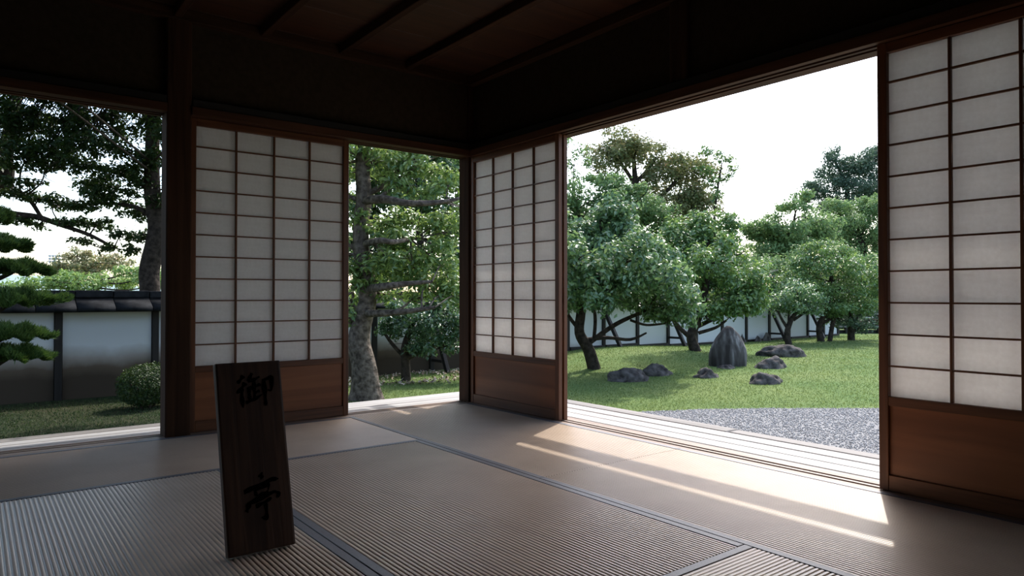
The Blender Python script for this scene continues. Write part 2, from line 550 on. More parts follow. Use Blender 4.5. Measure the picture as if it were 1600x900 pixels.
# local +y points outdoors: wall A faces +y (rz 0), wall B faces +x (rz -90 deg)
shoji((0.964, 4.205, 0), 0, 'shoji screen with dim paper behind the standing sign board, left of the corner')
shoji((0.964, 4.249, 0), 0, 'unseen outer shoji screen stacked behind the dim screen left of the corner')  # unseen second layer, put in to dim the paper of the inner screen
shoji((2.870, 4.181, 0), -math.pi / 2, 'narrow-looking shoji screen right of the corner post, between the two garden openings')
shoji((2.914, 4.181, 0), -math.pi / 2, 'outer shoji screen whose edge shows behind the screen right of the corner post')
shoji((2.870, 1.294, 0), -math.pi / 2, 'large pale shoji screen at the right edge of the picture, cut by the frame')
shoji((2.914, 1.294, 0), -math.pi / 2, 'outer shoji screen stacked behind the large pale screen at the right edge')

# ------------------------------------------------------------------ sign board
def rot_x(V, ang, o):
    V = np.array(V) - o
    c, s = math.cos(ang), math.sin(ang)
    return np.stack([V[:, 0], V[:, 1] * c - V[:, 2] * s, V[:, 1] * s + V[:, 2] * c], 1)
sg = empty('sign_board', (0.690, 2.115, 0.001))
tag(sg, 'dark thick wooden board with two black brush characters leaning back on the tatami', 'sign')
lean = math.radians(-15.0)
bd = link('board', box_me('board', (-0.098, 0, 0), (0.103, 0.030, 0.575), M['sign'], 0.006, 2), sg)
bd.rotation_euler = (lean, 0, 0)
bd.location = (0, -0.012, 0.0075)
foot = link('prop', box_me('prop', (-0.02, 0, 0), (0.02, 0.018, 0.42), M['postZ'], 0.002), sg)
foot.rotation_euler = (math.radians(20), 0, 0)
foot.location = (0, 0.255, 0.0)
def brush(strokes, cx, cz, sx, sz):
    """one brushed character: every stroke a tapering ribbon, slightly raised ink"""
    V, F = [], []
    for k, (w, pts) in enumerate(strokes):
        P = np.array(pts, float)
        T = np.linspace(0, len(P) - 1, 6 * (len(P) - 1) + 1)
        Q = np.stack([np.interp(T, range(len(P)), P[:, j]) for j in (0, 1)], 1)
        Q[1:-1] = (Q[:-2] + 2 * Q[1:-1] + Q[2:]) / 4
        D = np.gradient(Q, axis=0); D /= np.linalg.norm(D, axis=1)[:, None] + 1e-9
        Nn = np.stack([-D[:, 1], D[:, 0]], 1)
        u = np.linspace(0, 1, len(Q))
        ww = w * (1.0 - 0.35 * u + 0.25 * np.sin(u * 9 + k)) * np.where(u < .08, .8, 1) * np.where(u > .93, .55, 1) / 2
        b = len(V)
        for q, n_, h_ in zip(Q, Nn, ww):
            for sgn in (-1, 1):
                p = q + sgn * n_ * h_
                V.append((cx + p[0] * sx, -0.0004 - 0.00006 * k, cz + p[1] * sz))
        F += [(b + 2 * j, b + 2 * j + 1, b + 2 * j + 3, b + 2 * j + 2) for j in range(len(Q) - 1)]
    bm = bmesh.new()
    vs = [bm.verts.new(v) for v in V]
    for f in F: bm.faces.new([vs[j] for j in f])
    r = bmesh.ops.extrude_face_region(bm, geom=bm.faces[:])
    for v in r['geom']:
        if isinstance(v, bmesh.types.BMVert): v.co.y = 0.0008
    bmesh.ops.recalc_face_normals(bm, faces=bm.faces[:])
    me = bpy.data.meshes.new('brush_character'); bm.to_mesh(me); bm.free()
    me.materials.append(M['ink'])
    return link('brush_character', me, bd)
GO = [(.12, [(-.30, .46), (-.37, .36), (-.48, .24)]), (.12, [(-.26, .24), (-.36, .10), (-.52, -.06)]), (.12, [(-.37, .08), (-.38, -.2), (-.37, -.5)]),
      (.11, [(-.06, .52), (-.12, .40), (-.21, .30)]), (.11, [(-.18, .27), (.0, .32), (.15, .40)]), (.11, [(-.02, .33), (-.03, .0), (-.03, -.24)]),
      (.11, [(-.22, .04), (.0, .10), (.16, .17)]), (.10, [(-.02, -.08), (.13, -.03)]), (.11, [(-.17, .0), (-.17, -.30)]), (.11, [(-.28, -.36), (-.05, -.28), (.19, -.15)]),
      (.12, [(.22, .27), (.36, .32), (.49, .37), (.48, .1), (.45, -.06), (.36, -.03)]), (.13, [(.26, .27), (.27, -.1), (.27, -.5)])]
TEI = [(.15, [(-.02, .52), (.05, .41)]), (.105, [(-.50, .17), (-.1, .27), (.30, .36), (.50, .35)]), (.10, [(-.20, .20), (-.16, .03)]), (.10, [(-.19, .18), (.02, .22), (.22, .27), (.17, .11)]),
       (.09, [(-.15, .03), (.02, .07), (.18, .11)]), (.13, [(-.37, -.07), (-.42, -.18), (-.47, -.27)]), (.11, [(-.37, -.09), (.0, .0), (.36, .08), (.50, .02), (.40, -.06)]),
       (.09, [(-.20, -.18), (.05, -.12), (.26, -.05)]), (.12, [(.07, -.12), (.09, -.32), (.08, -.47), (-.07, -.44)])]
brush(GO, 0.017, 0.484, 0.110, 0.104)
brush(TEI, 0.013, 0.156, 0.106, 0.134)

# ================================================================== VERANDA
vz = -0.030
ver = struct(empty('veranda', (3.3, 4.6, -0.62)))
def plank(a, b, mat, bev=0.004):
    return box('plank', (a[0], a[1], vz - 0.034), (b[0], b[1], vz + random.uniform(-.0015, .0015)), mat, ver, bev)
xs = [3.013, 3.139, 3.266, 3.392, 3.520]
for i in range(4):
    cut = random.choice([2.1, 3.0])
    plank((xs[i] + .005, -1.2, 0), (xs[i + 1] - .005, 4.30, 0), M['silverY'])
plank((3.520 + .012, -1.2, 0), (3.640, 2.46, 0), M['greyY'], 0.008)
plank((3.520 + .004, 2.466, 0), (3.650, 4.30, 0), M['greyY'], 0.008)
ys = [4.303, 4.405, 4.508, 4.611, 4.714]
for i in range(4):
    plank((-2.6, ys[i] + .004, 0), (3.650, ys[i + 1] - .004, 0), M['silverX'])
plank((-2.6, 4.714 + .004, 0), (1.9, 4.835, 0), M['greyX'], 0.008)
plank((1.905, 4.714 + .004, 0), (3.650, 4.875, 0), M['silverX'], 0.006)
for y in (-0.6, 1.2, 3.0, 4.55):
    box('support', (3.46, y, -0.64), (3.56, y + 0.1, vz - 0.036), M['postZ'], ver)
for x in (-1.8, -0.2, 1.4, 2.6):
    box('support', (x, 4.66, -0.64), (x + 0.1, 4.76, vz - 0.036), M['postZ'], ver)
box('joist', (3.02, -1.1, -0.14), (3.08, 4.3, vz - 0.036), M['postY'], ver)
box('joist', (3.44, -1.1, -0.14), (3.50, 4.3, vz - 0.036), M['postY'], ver)
box('joist', (-2.5, 4.34, -0.14), (3.6, 4.40, vz - 0.036), M['postX'], ver)
box('joist', (-2.5, 4.62, -0.14), (3.6, 4.68, vz - 0.036), M['postX'], ver)

# ================================================================== GARDEN GROUND
def grid_mesh(name, xs, ys, zf, mat, mask=None):
    X, Y = np.meshgrid(xs, ys)
    Z = zf(X, Y)
    V = np.stack([X.ravel(), Y.ravel(), Z.ravel()], 1)
    nx, ny = len(xs), len(ys)
    I, J = np.meshgrid(np.arange(nx - 1), np.arange(ny - 1))
    a = (J * nx + I).ravel()
    F = np.stack([a, a + 1, a + nx + 1, a + nx], 1)
    if mask is not None:
        cx = V[F].mean(1)
        F = F[mask(cx[:, 0], cx[:, 1])]
        used = np.unique(F); remap = np.zeros(len(V), int); remap[used] = np.arange(len(used))
        V = V[used]; F = remap[F]
    return mesh_np(name, V, F, mat, True)

def lawn_material():
    m, nt, b = new_mat('mown_lawn')
    mp = coords(nt, (1, 1, 1), False)
    n1 = nd(nt, 'ShaderNodeTexNoise'); n1.inputs['Scale'].default_value = 0.9; n1.inputs['Detail'].default_value = 4
    n2 = nd(nt, 'ShaderNodeTexNoise'); n2.inputs['Scale'].default_value = 45; n2.inputs['Detail'].default_value = 5
    nt.links.new(mp.outputs[0], n1.inputs['Vector']); nt.links.new(mp.outputs[0], n2.inputs['Vector'])
    r1 = ramp(nt, [(0.35, (0.088, 0.150, 0.047)), (0.68, (0.14, 0.19, 0.066))])
    r2 = ramp(nt, [(0.3, (0.8, 0.8, 0.78)), (0.7, (1.12, 1.1, 1.05))])
    nt.links.new(n1.outputs['Fac'], r1.inputs[0]); nt.links.new(n2.outputs['Fac'], r2.inputs[0])
    mx = nd(nt, 'ShaderNodeMix', data_type='RGBA', blend_type='MULTIPLY'); mx.inputs[0].default_value = 1.0
    nt.links.new(r1.outputs[0], mx.inputs[6]); nt.links.new(r2.outputs[0], mx.inputs[7])
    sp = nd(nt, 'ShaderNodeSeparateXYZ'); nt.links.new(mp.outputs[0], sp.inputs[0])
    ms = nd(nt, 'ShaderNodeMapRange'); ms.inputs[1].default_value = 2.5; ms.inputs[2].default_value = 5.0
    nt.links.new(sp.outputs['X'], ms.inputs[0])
    mm = nd(nt, 'ShaderNodeMix', data_type='RGBA')          # west side: mossy soil darkened further with painted tree shade; turf elsewhere
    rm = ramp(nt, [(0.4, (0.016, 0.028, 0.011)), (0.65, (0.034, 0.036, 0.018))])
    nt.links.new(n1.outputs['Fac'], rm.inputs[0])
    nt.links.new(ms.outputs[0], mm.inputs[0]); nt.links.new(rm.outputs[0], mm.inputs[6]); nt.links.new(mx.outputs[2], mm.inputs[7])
    nt.links.new(mm.outputs[2], b.inputs['Base Color'])
    b.inputs['Roughness'].default_value = 0.95; b.inputs['Specular IOR Level'].default_value = 0.1
    bp = nd(nt, 'ShaderNodeBump'); bp.inputs['Strength'].default_value = 0.25; bp.inputs['Distance'].default_value = 0.02
    nt.links.new(n2.outputs['Fac'], bp.inputs['Height']); nt.links.new(bp.outputs[0], b.inputs['Normal'])
    return m
M['lawn'] = lawn_material()
M['earth'] = noisy('garden_earth', (0.06, 0.07, 0.03), (0.12, 0.11, 0.06), 3, 0.95, 0.4, 0.05)
M['gravel'] = noisy('gravel_bed', (0.15, 0.15, 0.15), (0.30, 0.298, 0.295), 70, 0.95, 0.6, 0.012, 4)
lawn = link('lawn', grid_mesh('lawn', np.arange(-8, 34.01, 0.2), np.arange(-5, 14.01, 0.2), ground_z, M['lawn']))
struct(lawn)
far = link('ground', grid_mesh('ground', np.arange(-160, 200.1, 10), np.arange(-100, 200.1, 10), lambda x, y: x * 0 - 0.72, M['earth']))
struct(far)
gv = link('gravel_bed', grid_mesh('gravel_bed', np.arange(3.3, 13, 0.05), np.arange(-2.5, 6.0, 0.05), lambda x, y: ground_z(x, y) + 0.012, M['gravel'], in_gravel))
struct(gv)

def sees(x, y, margin=0.12):
    """keep fine ground detail to the part of the garden the room looks at"""
    a = np.arctan2(y, x)
    return (a > 0.9094 - 0.62 - margin) & (a < 0.9094 + 0.62 + margin)

# loose gravel: small stones, uncountable
N = 42000
gx = rng.uniform(3.7, 10.5, N * 3); gy = rng.uniform(0.8, 5.9, N * 3)
ok = in_gravel(gx, gy) & sees(gx, gy)
gx, gy = gx[ok][:N], gy[ok][:N]
n = len(gx)
s = rng.uniform(.005, .011, n)
base = np.array([(1, 0, 0), (0, 1, 0), (-1, 0, 0), (0, -1, 0), (0, 0, .8), (0, 0, -.6)], float)
th = rng.uniform(0, 6.28, n); cs, sn = np.cos(th), np.sin(th)
B = base[None] * (s[:, None] * rng.uniform(.6, 1.3, (n, 3)))[:, None, :]
Vx = B[..., 0] * cs[:, None] - B[..., 1] * sn[:, None] + gx[:, None]
Vy = B[..., 0] * sn[:, None] + B[..., 1] * cs[:, None] + gy[:, None]
Vz = B[..., 2] + (ground_z(gx, gy) + 0.016)[:, None]
V = np.stack([Vx, Vy, Vz], -1).reshape(-1, 3)
f8 = np.array([(0, 1, 4), (1, 2, 4), (2, 3, 4), (3, 0, 4), (1, 0, 5), (2, 1, 5), (3, 2, 5), (0, 3, 5)])
F = (np.arange(n)[:, None, None] * 6 + f8[None]).reshape(-1, 3)
def tinted(me, vals):
    at = me.attributes.new('tint', 'FLOAT', 'POINT')
    at.data.foreach_set('value', np.asarray(vals, np.float32))
def tint_mat(name, stops, rough=0.9):
    m, nt, b = new_mat(name)
    at = nd(nt, 'ShaderNodeAttribute', attribute_name='tint')
    r = ramp(nt, stops)
    nt.links.new(at.outputs['Fac'], r.inputs[0]); nt.links.new(r.outputs[0], b.inputs['Base Color'])
    b.inputs['Roughness'].default_value = rough; b.inputs['Specular IOR Level'].default_value = 0.2
    return m
me = mesh_np('gravel', V, F, tint_mat('gravel_stones', [(0, (0.17, 0.17, 0.172)), (0.5, (0.31, 0.31, 0.31)), (1, (0.5, 0.495, 0.49))]))
tinted(me, np.repeat(rng.random(n), 6))
tag(link('gravel', me), 'grey gravel spread between the veranda and the lawn', 'gravel', kind='stuff')

# grass: single blades, uncountable
N = 380000
r = np.exp(rng.uniform(np.log(5.2), np.log(25), N)); a = rng.uniform(0.9094 - .72, 0.9094 + .72, N)
gx, gy = r * np.cos(a), r * np.sin(a)
jit = rng.normal(0, 0.05, (2, N))
ok = (~in_gravel(gx + jit[0], gy + jit[1])) & (gy < 10.88) & ((gy > 4.95) | (gx > 3.75))
gx, gy, r = gx[ok], gy[ok], r[ok]; n = len(gx)
h = rng.uniform(.012, .028, n) * (0.8 + 0.02 * r); w = (.0018 + .00032 * r) * rng.uniform(.7, 1.3, n)
th = rng.uniform(0, 6.28, n); z0 = ground_z(gx, gy) - .003
lean = rng.normal(0, .5, (n, 2)) * h[:, None]
P0 = np.stack([gx - w * np.cos(th), gy - w * np.sin(th), z0], 1)
P1 = np.stack([gx + w * np.cos(th), gy + w * np.sin(th), z0], 1)
P2 = np.stack([gx + lean[:, 0], gy + lean[:, 1], z0 + h], 1)
V = np.stack([P0, P1, P2], 1).reshape(-1, 3)
F = np.arange(3 * n).reshape(-1, 3)
M['grass'] = leaf_mat('grass_blades', [(0, (0.014, 0.030, 0.010)), (0.25, (0.030, 0.058, 0.020)), (0.4, (0.07, 0.115, 0.04)), (0.65, (0.14, 0.205, 0.066)), (1, (0.205, 0.24, 0.10))], 0.6, 0.3, 0.25)
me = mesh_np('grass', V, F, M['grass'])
# west lawn blades darkened: mossy growth, plus tree shade put into their tint
moss_and_shade = np.clip((5.0 - gx) / 2.5, 0, 1)
tinted(me, np.repeat(np.clip(rng.normal(.62, .13, n) - .45 * moss_and_shade, 0, 1), 3))
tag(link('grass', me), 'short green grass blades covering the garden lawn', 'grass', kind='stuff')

# ================================================================== GARDEN WALL
def wall_plaster():
    m, nt, b = new_mat('white_wall_plaster')
    tc = nd(nt, 'ShaderNodeNewGeometry')
    sp = nd(nt, 'ShaderNodeSeparateXYZ')
    nt.links.new(tc.outputs['Position'], sp.inputs[0])
    mp = nd(nt, 'ShaderNodeMapping'); mp.inputs['Scale'].default_value = (1, 1, 1)
    nt.links.new(tc.outputs['Position'], mp.inputs[0])
    nz = nd(nt, 'ShaderNodeTexNoise'); nz.inputs['Scale'].default_value = 2.2; nz.inputs['Detail'].default_value = 7
    nt.links.new(mp.outputs[0], nz.inputs['Vector'])
    # brown splash stain: high on the left stretch, fading out along the wall
    mr = nd(nt, 'ShaderNodeMapRange'); mr.inputs[1].default_value = 8.0; mr.inputs[2].default_value = 11.5
    mr.inputs[3].default_value = -0.13; mr.inputs[4].default_value = -0.62
    nt.links.new(sp.outputs['X'], mr.inputs[0])
    sub = nd(nt, 'ShaderNodeMath', operation='SUBTRACT')
    nt.links.new(sp.outputs['Z'], sub.inputs[0]); nt.links.new(mr.outputs[0], sub.inputs[1])
    ad = nd(nt, 'ShaderNodeMath', operation='MULTIPLY_ADD'); ad.inputs[1].default_value = 0.22
    nt.links.new(nz.outputs['Fac'], ad.inputs[0]); nt.links.new(sub.outputs[0], ad.inputs[2])
    r = ramp(nt, [(0.0, (0.055, 0.042, 0.030)), (0.14, (0.11, 0.085, 0.062)), (0.28, (0.33, 0.30, 0.27)), (0.44, (0.60, 0.62, 0.63))])
    ad2 = nd(nt, 'ShaderNodeMath', operation='ADD'); ad2.inputs[1].default_value = 0.10
    nt.links.new(ad.outputs[0], ad2.inputs[0]); nt.links.new(ad2.outputs[0], r.inputs[0])
    nt.links.new(r.outputs[0], b.inputs['Base Color'])
    b.inputs['Roughness'].default_value = 0.9; b.inputs['Specular IOR Level'].default_value = 0.15
    return m
M['wallplaster'] = wall_plaster()
WY = 11.0
gw = empty('garden_wall', (9.0, WY + 0.15, -0.65))
tag(gw, 'long white plaster garden wall with dark posts and dark tiled cap behind the lawn', 'garden wall')
PX = [-3.87, -2.68, -1.49, -0.30, 0.91, 2.08, 3.22, 4.38, 5.54, 6.70, 7.85, 8.98, 10.09, 11.18, 12.30, 13.40, 14.50, 15.59, 16.68, 17.80, 18.83, 19.86, 20.80, 21.68]
for i in range(len(PX) - 1):
    box('plaster_panel', (PX[i] + .05, WY + 0.03, -0.72), (PX[i + 1] - .05, WY + 0.25, 0.60), M['wallplaster'], gw, bev=0)
for i, x in enumerate(PX):
    hw_ = 0.042
    box('post', (x - hw_, WY - 0.01, -0.74), (x + hw_, WY + 0.27, 0.62), M['darkZ'], gw, bev=0.004)
for i in range(len(PX) - 1):
    if PX[i] > 8.5:
        zz = float(ground_z((PX[i] + PX[i + 1]) / 2, WY))
        box('base_rail', (PX[i] + .05, WY - 0.03, zz - .08), (PX[i + 1] - .05, WY + 0.029, zz + 0.055), M['darkX'], gw, bev=0.003)
    box('top_plate', (PX[i] + .05, WY - .005, 0.55), (PX[i + 1] - .05, WY + 0.029, 0.60), M['darkX'], gw, bev=0.003)
# cap: sloping slabs on both sides and a ridge of short pieces
sl_V = lambda s, wv: [(0, s * 0.36, 0.565), (wv, s * 0.36, 0.565), (wv, s * 0.36, 0.615), (0, s * 0.36, 0.615), (0, s * 0.0, 0.70), (wv, 0, 0.70), (wv, 0, 0.775), (0, 0, 0.775)]
sl_F = [(0, 1, 2, 3), (4, 7, 6, 5), (0, 4, 5, 1), (3, 2, 6, 7), (0, 3, 7, 4), (1, 5, 6, 2)]
step = 0.455
slab = {s: mesh_np('roof_slab', np.array(sl_V(s, step - 0.012)), np.array(sl_F), M['rooftile']) for s in (-1, 1)}
ridge_me = box_me('ridge_tile', (0, -0.09, 0.0), (step - 0.008, 0.09, 0.10), M['rooftile'], 0.02, 2)
x = -3.9
while x < 21.6:
    for s in (-1, 1):
        o = link('roof_slab', slab[s], gw)
        o.location = Vector((x, WY + 0.14, random.uniform(-.004, .004))) - gw.location
    o = link('ridge_tile', ridge_me, gw)
    o.location = Vector((x, WY + 0.14, 0.745 + random.uniform(-.004, .004))) - gw.location
    x += step
# leaning braces on the garden side
def brace(x, run=0.46):
    z0 = float(ground_z(x, WY - run)) - 0.05
    d = Vector((0.04, -run, z0 - 0.42)); L = d.length
    me = box_me('brace', (-0.038, -0.038, 0), (0.038, 0.038, L), M['darkZ'], 0.004)
    o = link('brace', me, gw)
    o.rotation_mode = 'QUATERNION'
    o.rotation_quaternion = d.to_track_quat('Z', 'Y')
    o.location = Vector((x, WY - 0.03, 0.42)) - gw.location
    box('tie', (x - .03, WY - run * 0.80, z0 + 0.22), (x + .03, WY - 0.02, z0 + 0.27), M['darkY'], gw, bev=0.003)
for xb in (6.70, 11.18, 13.40, 17.80, 19.86):
    brace(xb)

# board fence beyond the end of the wall
fe = empty('board_fence', (26.0, 12.3, -0.6))
tag(fe, 'low dark wooden board fence beyond the right end of the white wall', 'fence')
fd = Vector((0.80, -0.60, 0))
p0 = Vector((22.2, 12.1, -0.6))
fe.location = p0
fe.rotation_euler = (0, 0, math.atan2(fd.y, fd.x))
for k in range(8):
    o = link('post', box_me('post', (-.06, -.06, -0.1), (.06, .06, 0.95), M['darkZ'], .005), fe); o.location = (k * 1.1, 0, 0)
for k in range(4):
    for j in range(7):
        o = link('board', box_me('board', (0.0, .065, 0), (1.09, .09, 0.17), M['darkX'], .004), fe); o.location = (j * 1.1 + .005, 0, 0.06 + k * 0.20)
for k in (0, 1):
    o = link('rail', box_me('rail', (0, -.085, 0), (7.7, -.061, 0.06), M['greyX'], .004), fe); o.location = (0, 0, 0.32 + k * 0.42)

# small white house behind the fence
ho = empty('storehouse', (27.6, 14.2, -0.7))
tag(ho, 'small white-walled house with a tiled roof showing through trees above the fence', 'house')
ho.rotation_euler = (0, 0, math.atan2(-0.6, 0.8))
M['houseplaster'] = noisy('house_plaster', (0.55, 0.58, 0.62), (0.66, 0.68, 0.70), 2, .9, .05)
M['housetile'] = noisy('grey_roof_tile', (0.20, 0.21, 0.22), (0.36, 0.37, 0.38), 9, .5, .3)
o = link('body', box_me('body', (0, 0, 0), (6, 4, 1.35), M['houseplaster'], 0), ho)
for k in range(7):
    o = link('post', box_me('post', (-.06, -.03, 0), (.06, .02, 1.35), M['darkZ'], 0), ho); o.location = (0.06 + k * 0.98, 0, 0)
tl = box_me('roof_tile', (0, 0, 0), (0.30, 2.75, 0.035), M['housetile'], .01)
rl = box_me('tile_roll', (-.035, 0, 0), (.035, 2.75, 0.085), M['housetile'], .02)
for k in range(22):
    for side in (0, 1):
        for me_, nm in ((tl, 'roof_tile'), (rl, 'tile_roll')):
            o = link(nm, me_, ho)
            o.location = (-0.35 + k * .305 + (.305 if side else 0), -0.5 if side == 0 else 4.5, 1.26)
            o.rotation_euler = (math.radians(22), 0, math.pi if side else 0)

# ================================================================== ROCKS
def rock(name, x, y, w, d, h, seed, label, pointed=0.0, rz=0.0, group='garden stones', pexp=1.4, amp=1.0, mat='rock', sink=0.06, z=None):
    bm = bmesh.new()
    bmesh.ops.create_icosphere(bm, subdivisions=4, radius=1.0)
    for v in bm.verts:
        c = v.co.copy()
        n1 = noise.noise(c * 1.1 + Vector((seed * 7.3, 1, 2)))
        n2 = noise.noise(c * 2.6 + Vector((seed * 3.1, 5, 2)))
        n3 = noise.noise(c * 7.0 + Vector((seed * 1.7, 5, 9)))
        k = 1 + amp * (.32 * n1 + .16 * n2) + .055 * n3
        c = c * k
        if c.z < -0.35:
            c.z = -0.35 + (c.z + 0.35) * 0.1
        t = (c.z + 0.35) / 1.35
        f = 1 - pointed * max(t, 0) ** pexp
        v.co = Vector((c.x * f * w / 2, c.y * f * d / 2, t * h))
    me = bpy.data.meshes.new(name); bm.to_mesh(me); bm.free()
    for p in me.polygons: p.use_smooth = True
    me.materials.append(M[mat])
    o = link(name, me)
    o.location = (x, y, (float(ground_z(x, y)) if z is None else z) - sink)
    o.rotation_euler = (0, 0, rz)
    return tag(o, label, 'rock', group)
RZ = 0.9094 - math.pi / 2        # long side across the view of the room
rock('standing_stone', 10.85, 7.55, 0.68, 0.46, 0.77, 1, 'tall pointed grey standing stone on the lawn', 0.30, RZ, pexp=2.2, amp=.35, mat='streak')
rock('boulder', 13.20, 7.92, 1.0, 0.55, 0.30, 2, 'long flat-topped boulder on the lawn in front of the small round tree', 0.1, RZ)
rock('boulder', 11.10, 6.83, 0.56, 0.42, 0.25, 3, 'middle dark boulder to the right of the standing stone, below the long flat one', 0.3, RZ)
rock('boulder', 9.52, 5.96, 0.52, 0.38, 0.22, 4, 'grey boulder on the lawn nearest to the gravel', 0.15, RZ)
rock('boulder', 9.43, 6.98, 0.43, 0.33, 0.19, 5, 'low round boulder left of the standing stone in the open lawn', 0.2, RZ)
rock('boulder', 9.12, 7.72, 0.56, 0.35, 0.23, 6, 'squat pale boulder at the foot of the mound under the spreading tree', 0.1, RZ)
rock('boulder', 8.34, 7.68, 0.68, 0.40, 0.26, 7, 'dark flat boulder in the shade of the spreading tree', 0.1, RZ)
rock('boulder', 10.55, 7.36, 0.34, 0.28, 0.12, 8, 'small flat stone at the foot of the tall standing stone', 0.1, RZ)
rock('wall_stone', 16.25, 10.86, 0.42, 0.12, 0.28, 9, 'small pointed grey stone at the foot of the white wall, leftmost of three', 0.75, 0, 'small stones at the wall foot')
rock('wall_stone', 16.98, 10.86, 0.40, 0.12, 0.22, 10, 'lowest pointed grey stone at the foot of the white wall, middle of three', 0.7, 0, 'small stones at the wall foot')
rock('wall_stone', 17.42, 10.86, 0.46, 0.12, 0.30, 11, 'small pointed grey stone at the foot of the white wall, rightmost of three', 0.7, 0, 'small stones at the wall foot')

# ================================================================== TREES
def leaves(clumps, size, density, up=0.45, jitter=0.75, droop=0.25, aspect=0.5, shell=0.5, lump=0.28, tint_mu=0.5, maxn=60000, flat=False):
    Vs, Ts = [], []
    for (cx, cy, cz, rx, rz) in clumps:
        area = 4 * math.pi * (rx * rx * 2 + 0) ** 0.5 * (rz + rx) / 2 / 1.41
        n = int(min(maxn, density * area / (size * size * aspect)))
        d = rng.normal(size=(n, 3)); d /= np.linalg.norm(d, axis=1)[:, None]
        ph = rng.uniform(0, 6.28, 6)
        k = 1 + lump * (np.sin(3.1 * d[:, 0] + ph[0]) * np.sin(3.7 * d[:, 1] + ph[1]) + .7 * np.sin(6.3 * d[:, 2] + ph[2] + 4 * d[:, 0]) * np.sin(5.5 * d[:, 1] + ph[3]))
        rr = (1 - shell * rng.random(n) ** 1.5) * k
        P = d * rr[:, None] * np.array([rx, rx, rz]) + np.array([cx, cy, cz])
        P += rng.normal(0, size * 0.3, P.shape)
        nn = d * 0.75 + np.array([0, 0, up]) + rng.normal(0, jitter, (n, 3)) * 0.7
        nn /= np.linalg.norm(nn, axis=1)[:, None]
        t = rng.normal(size=(n, 3)) + d * 0.8 + np.array([0, 0, -droop])
        t -= (t * nn).sum(1)[:, None] * nn
        t /= np.linalg.norm(t, axis=1)[:, None] + 1e-9
        b = np.cross(nn, t)
        s = size * rng.uniform(.65, 1.25, n)[:, None]
        p0 = P - t * s * .5; p2 = P + t * s * .5 - nn * s * .08
        m = P - t * s * .05 + nn * s * 0.0
        p1 = m + b * s * aspect * .5 + nn * s * .10; p3 = m - b * s * aspect * .5 + nn * s * .10
        Vs.append(np.stack([p0, p1, p2, p3], 1).reshape(-1, 3))
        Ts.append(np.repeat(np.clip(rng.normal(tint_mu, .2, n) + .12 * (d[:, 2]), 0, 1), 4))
    V = np.concatenate(Vs); T = np.concatenate(Ts)
    i = np.arange(len(V) // 4) * 4
    F = np.concatenate([np.stack([i, i + 1, i + 2], 1), np.stack([i, i + 2, i + 3], 1)])
    return V, F, T

def nearest_on(trunk, p):
    P = np.array([t[:3] for t in trunk]); best = None
    for i in range(len(P) - 1):
        for k in np.linspace(0, 1, 5):
            q = P[i] * (1 - k) + P[i + 1] * k
            dd = np.linalg.norm(q - p) + max(0, (q[2] - p[2]) + 0.15) * 2.5
            if best is None or dd < best[0]:
                best = (dd, q, trunk[i][3] * (1 - k) + trunk[i + 1][3] * k)
    return best[1], best[2]

def tree(name, data, label, leafm, bark, size, density, group=None, cat='tree', sub=0, core=.66, twig_r=.05, canopy=99, grounded=True, twigs=True, **kw):
    trunk, clumps, limbs = data
    trunk = list(trunk)
    if grounded:
        x, y, z, r = trunk[0]
        gz = float(ground_z(x, y)) - 0.1
        if z > gz + .05:
            trunk = [(x, y, gz, r * 1.35), (x, y, gz + (z - gz) * .4, r * 1.1)] + trunk
    t = empty(name, trunk[0][:3])
    tag(t, label, cat, group)
    tube('trunk', trunk, bark, t, 14, 0.07)
    for l in limbs:
        tube('branch', l, bark, t, 8, 0.06)
    # twigs that carry each clump, one network per tree
    if twigs:
        Vs, Fs, off = [], [], 0
        src = [trunk] + [list(l) for l in limbs]
        for (cx, cy, cz, rx, rz) in clumps:
            c = np.array([cx, cy, cz])
            q, r = min((nearest_on(s_, c) for s_ in src), key=lambda a: np.linalg.norm(a[0] - c))
            if cz > canopy:                       # the high crown, extended for shade, hangs from the leader
                q, r = np.array(trunk[-1][:3]), trunk[-1][3]
            r = min(r * .55, twig_r)
            mid = (q + c) / 2 + rng.normal(0, .12, 3) * rx
            ends = [c + rng.normal(0, .5, 3) * np.array([rx, rx, rz]) for _ in range(4)]
            for pl in [[(*q, r), (*mid, r * .75), (*c, r * .45)]] + [[(*(mid * .4 + c * .6), r * .5), (*((c + e) / 2 + rng.normal(0, .05, 3)), r * .35), (*e, r * .15)] for e in ends]:
                V, F = tube_arrays(pl, 5, 0)
                Vs.append(V); Fs.append(F + off); off += len(V)
        tw = link('twigs', mesh_np('twigs', np.concatenate(Vs) - org(t), np.concatenate(Fs), bark, True), t)
        tw['kind'] = 'stuff'
    if sub:
        extra = []
        for (cx, cy, cz, rx, rz) in clumps:
            for _ in range(sub):
                d = rng.normal(size=3); d /= np.linalg.norm(d)
                k = rng.uniform(.26, .46)
                extra.append((cx + d[0] * rx * .8, cy + d[1] * rx * .8, cz + d[2] * rz * .8, rx * k, max(rz * k, rx * k * .5)))
        clumps = [(c[0], c[1], c[2], c[3] * core, c[4] * core) for c in clumps] + extra
    V, F, T = leaves(clumps, size, density, **kw)
    me = mesh_np('foliage', V - org(t), F, leafm)
    tinted(me, T)
    fo = link('foliage', me, t)
    fo['kind'] = 'stuff'
    return t

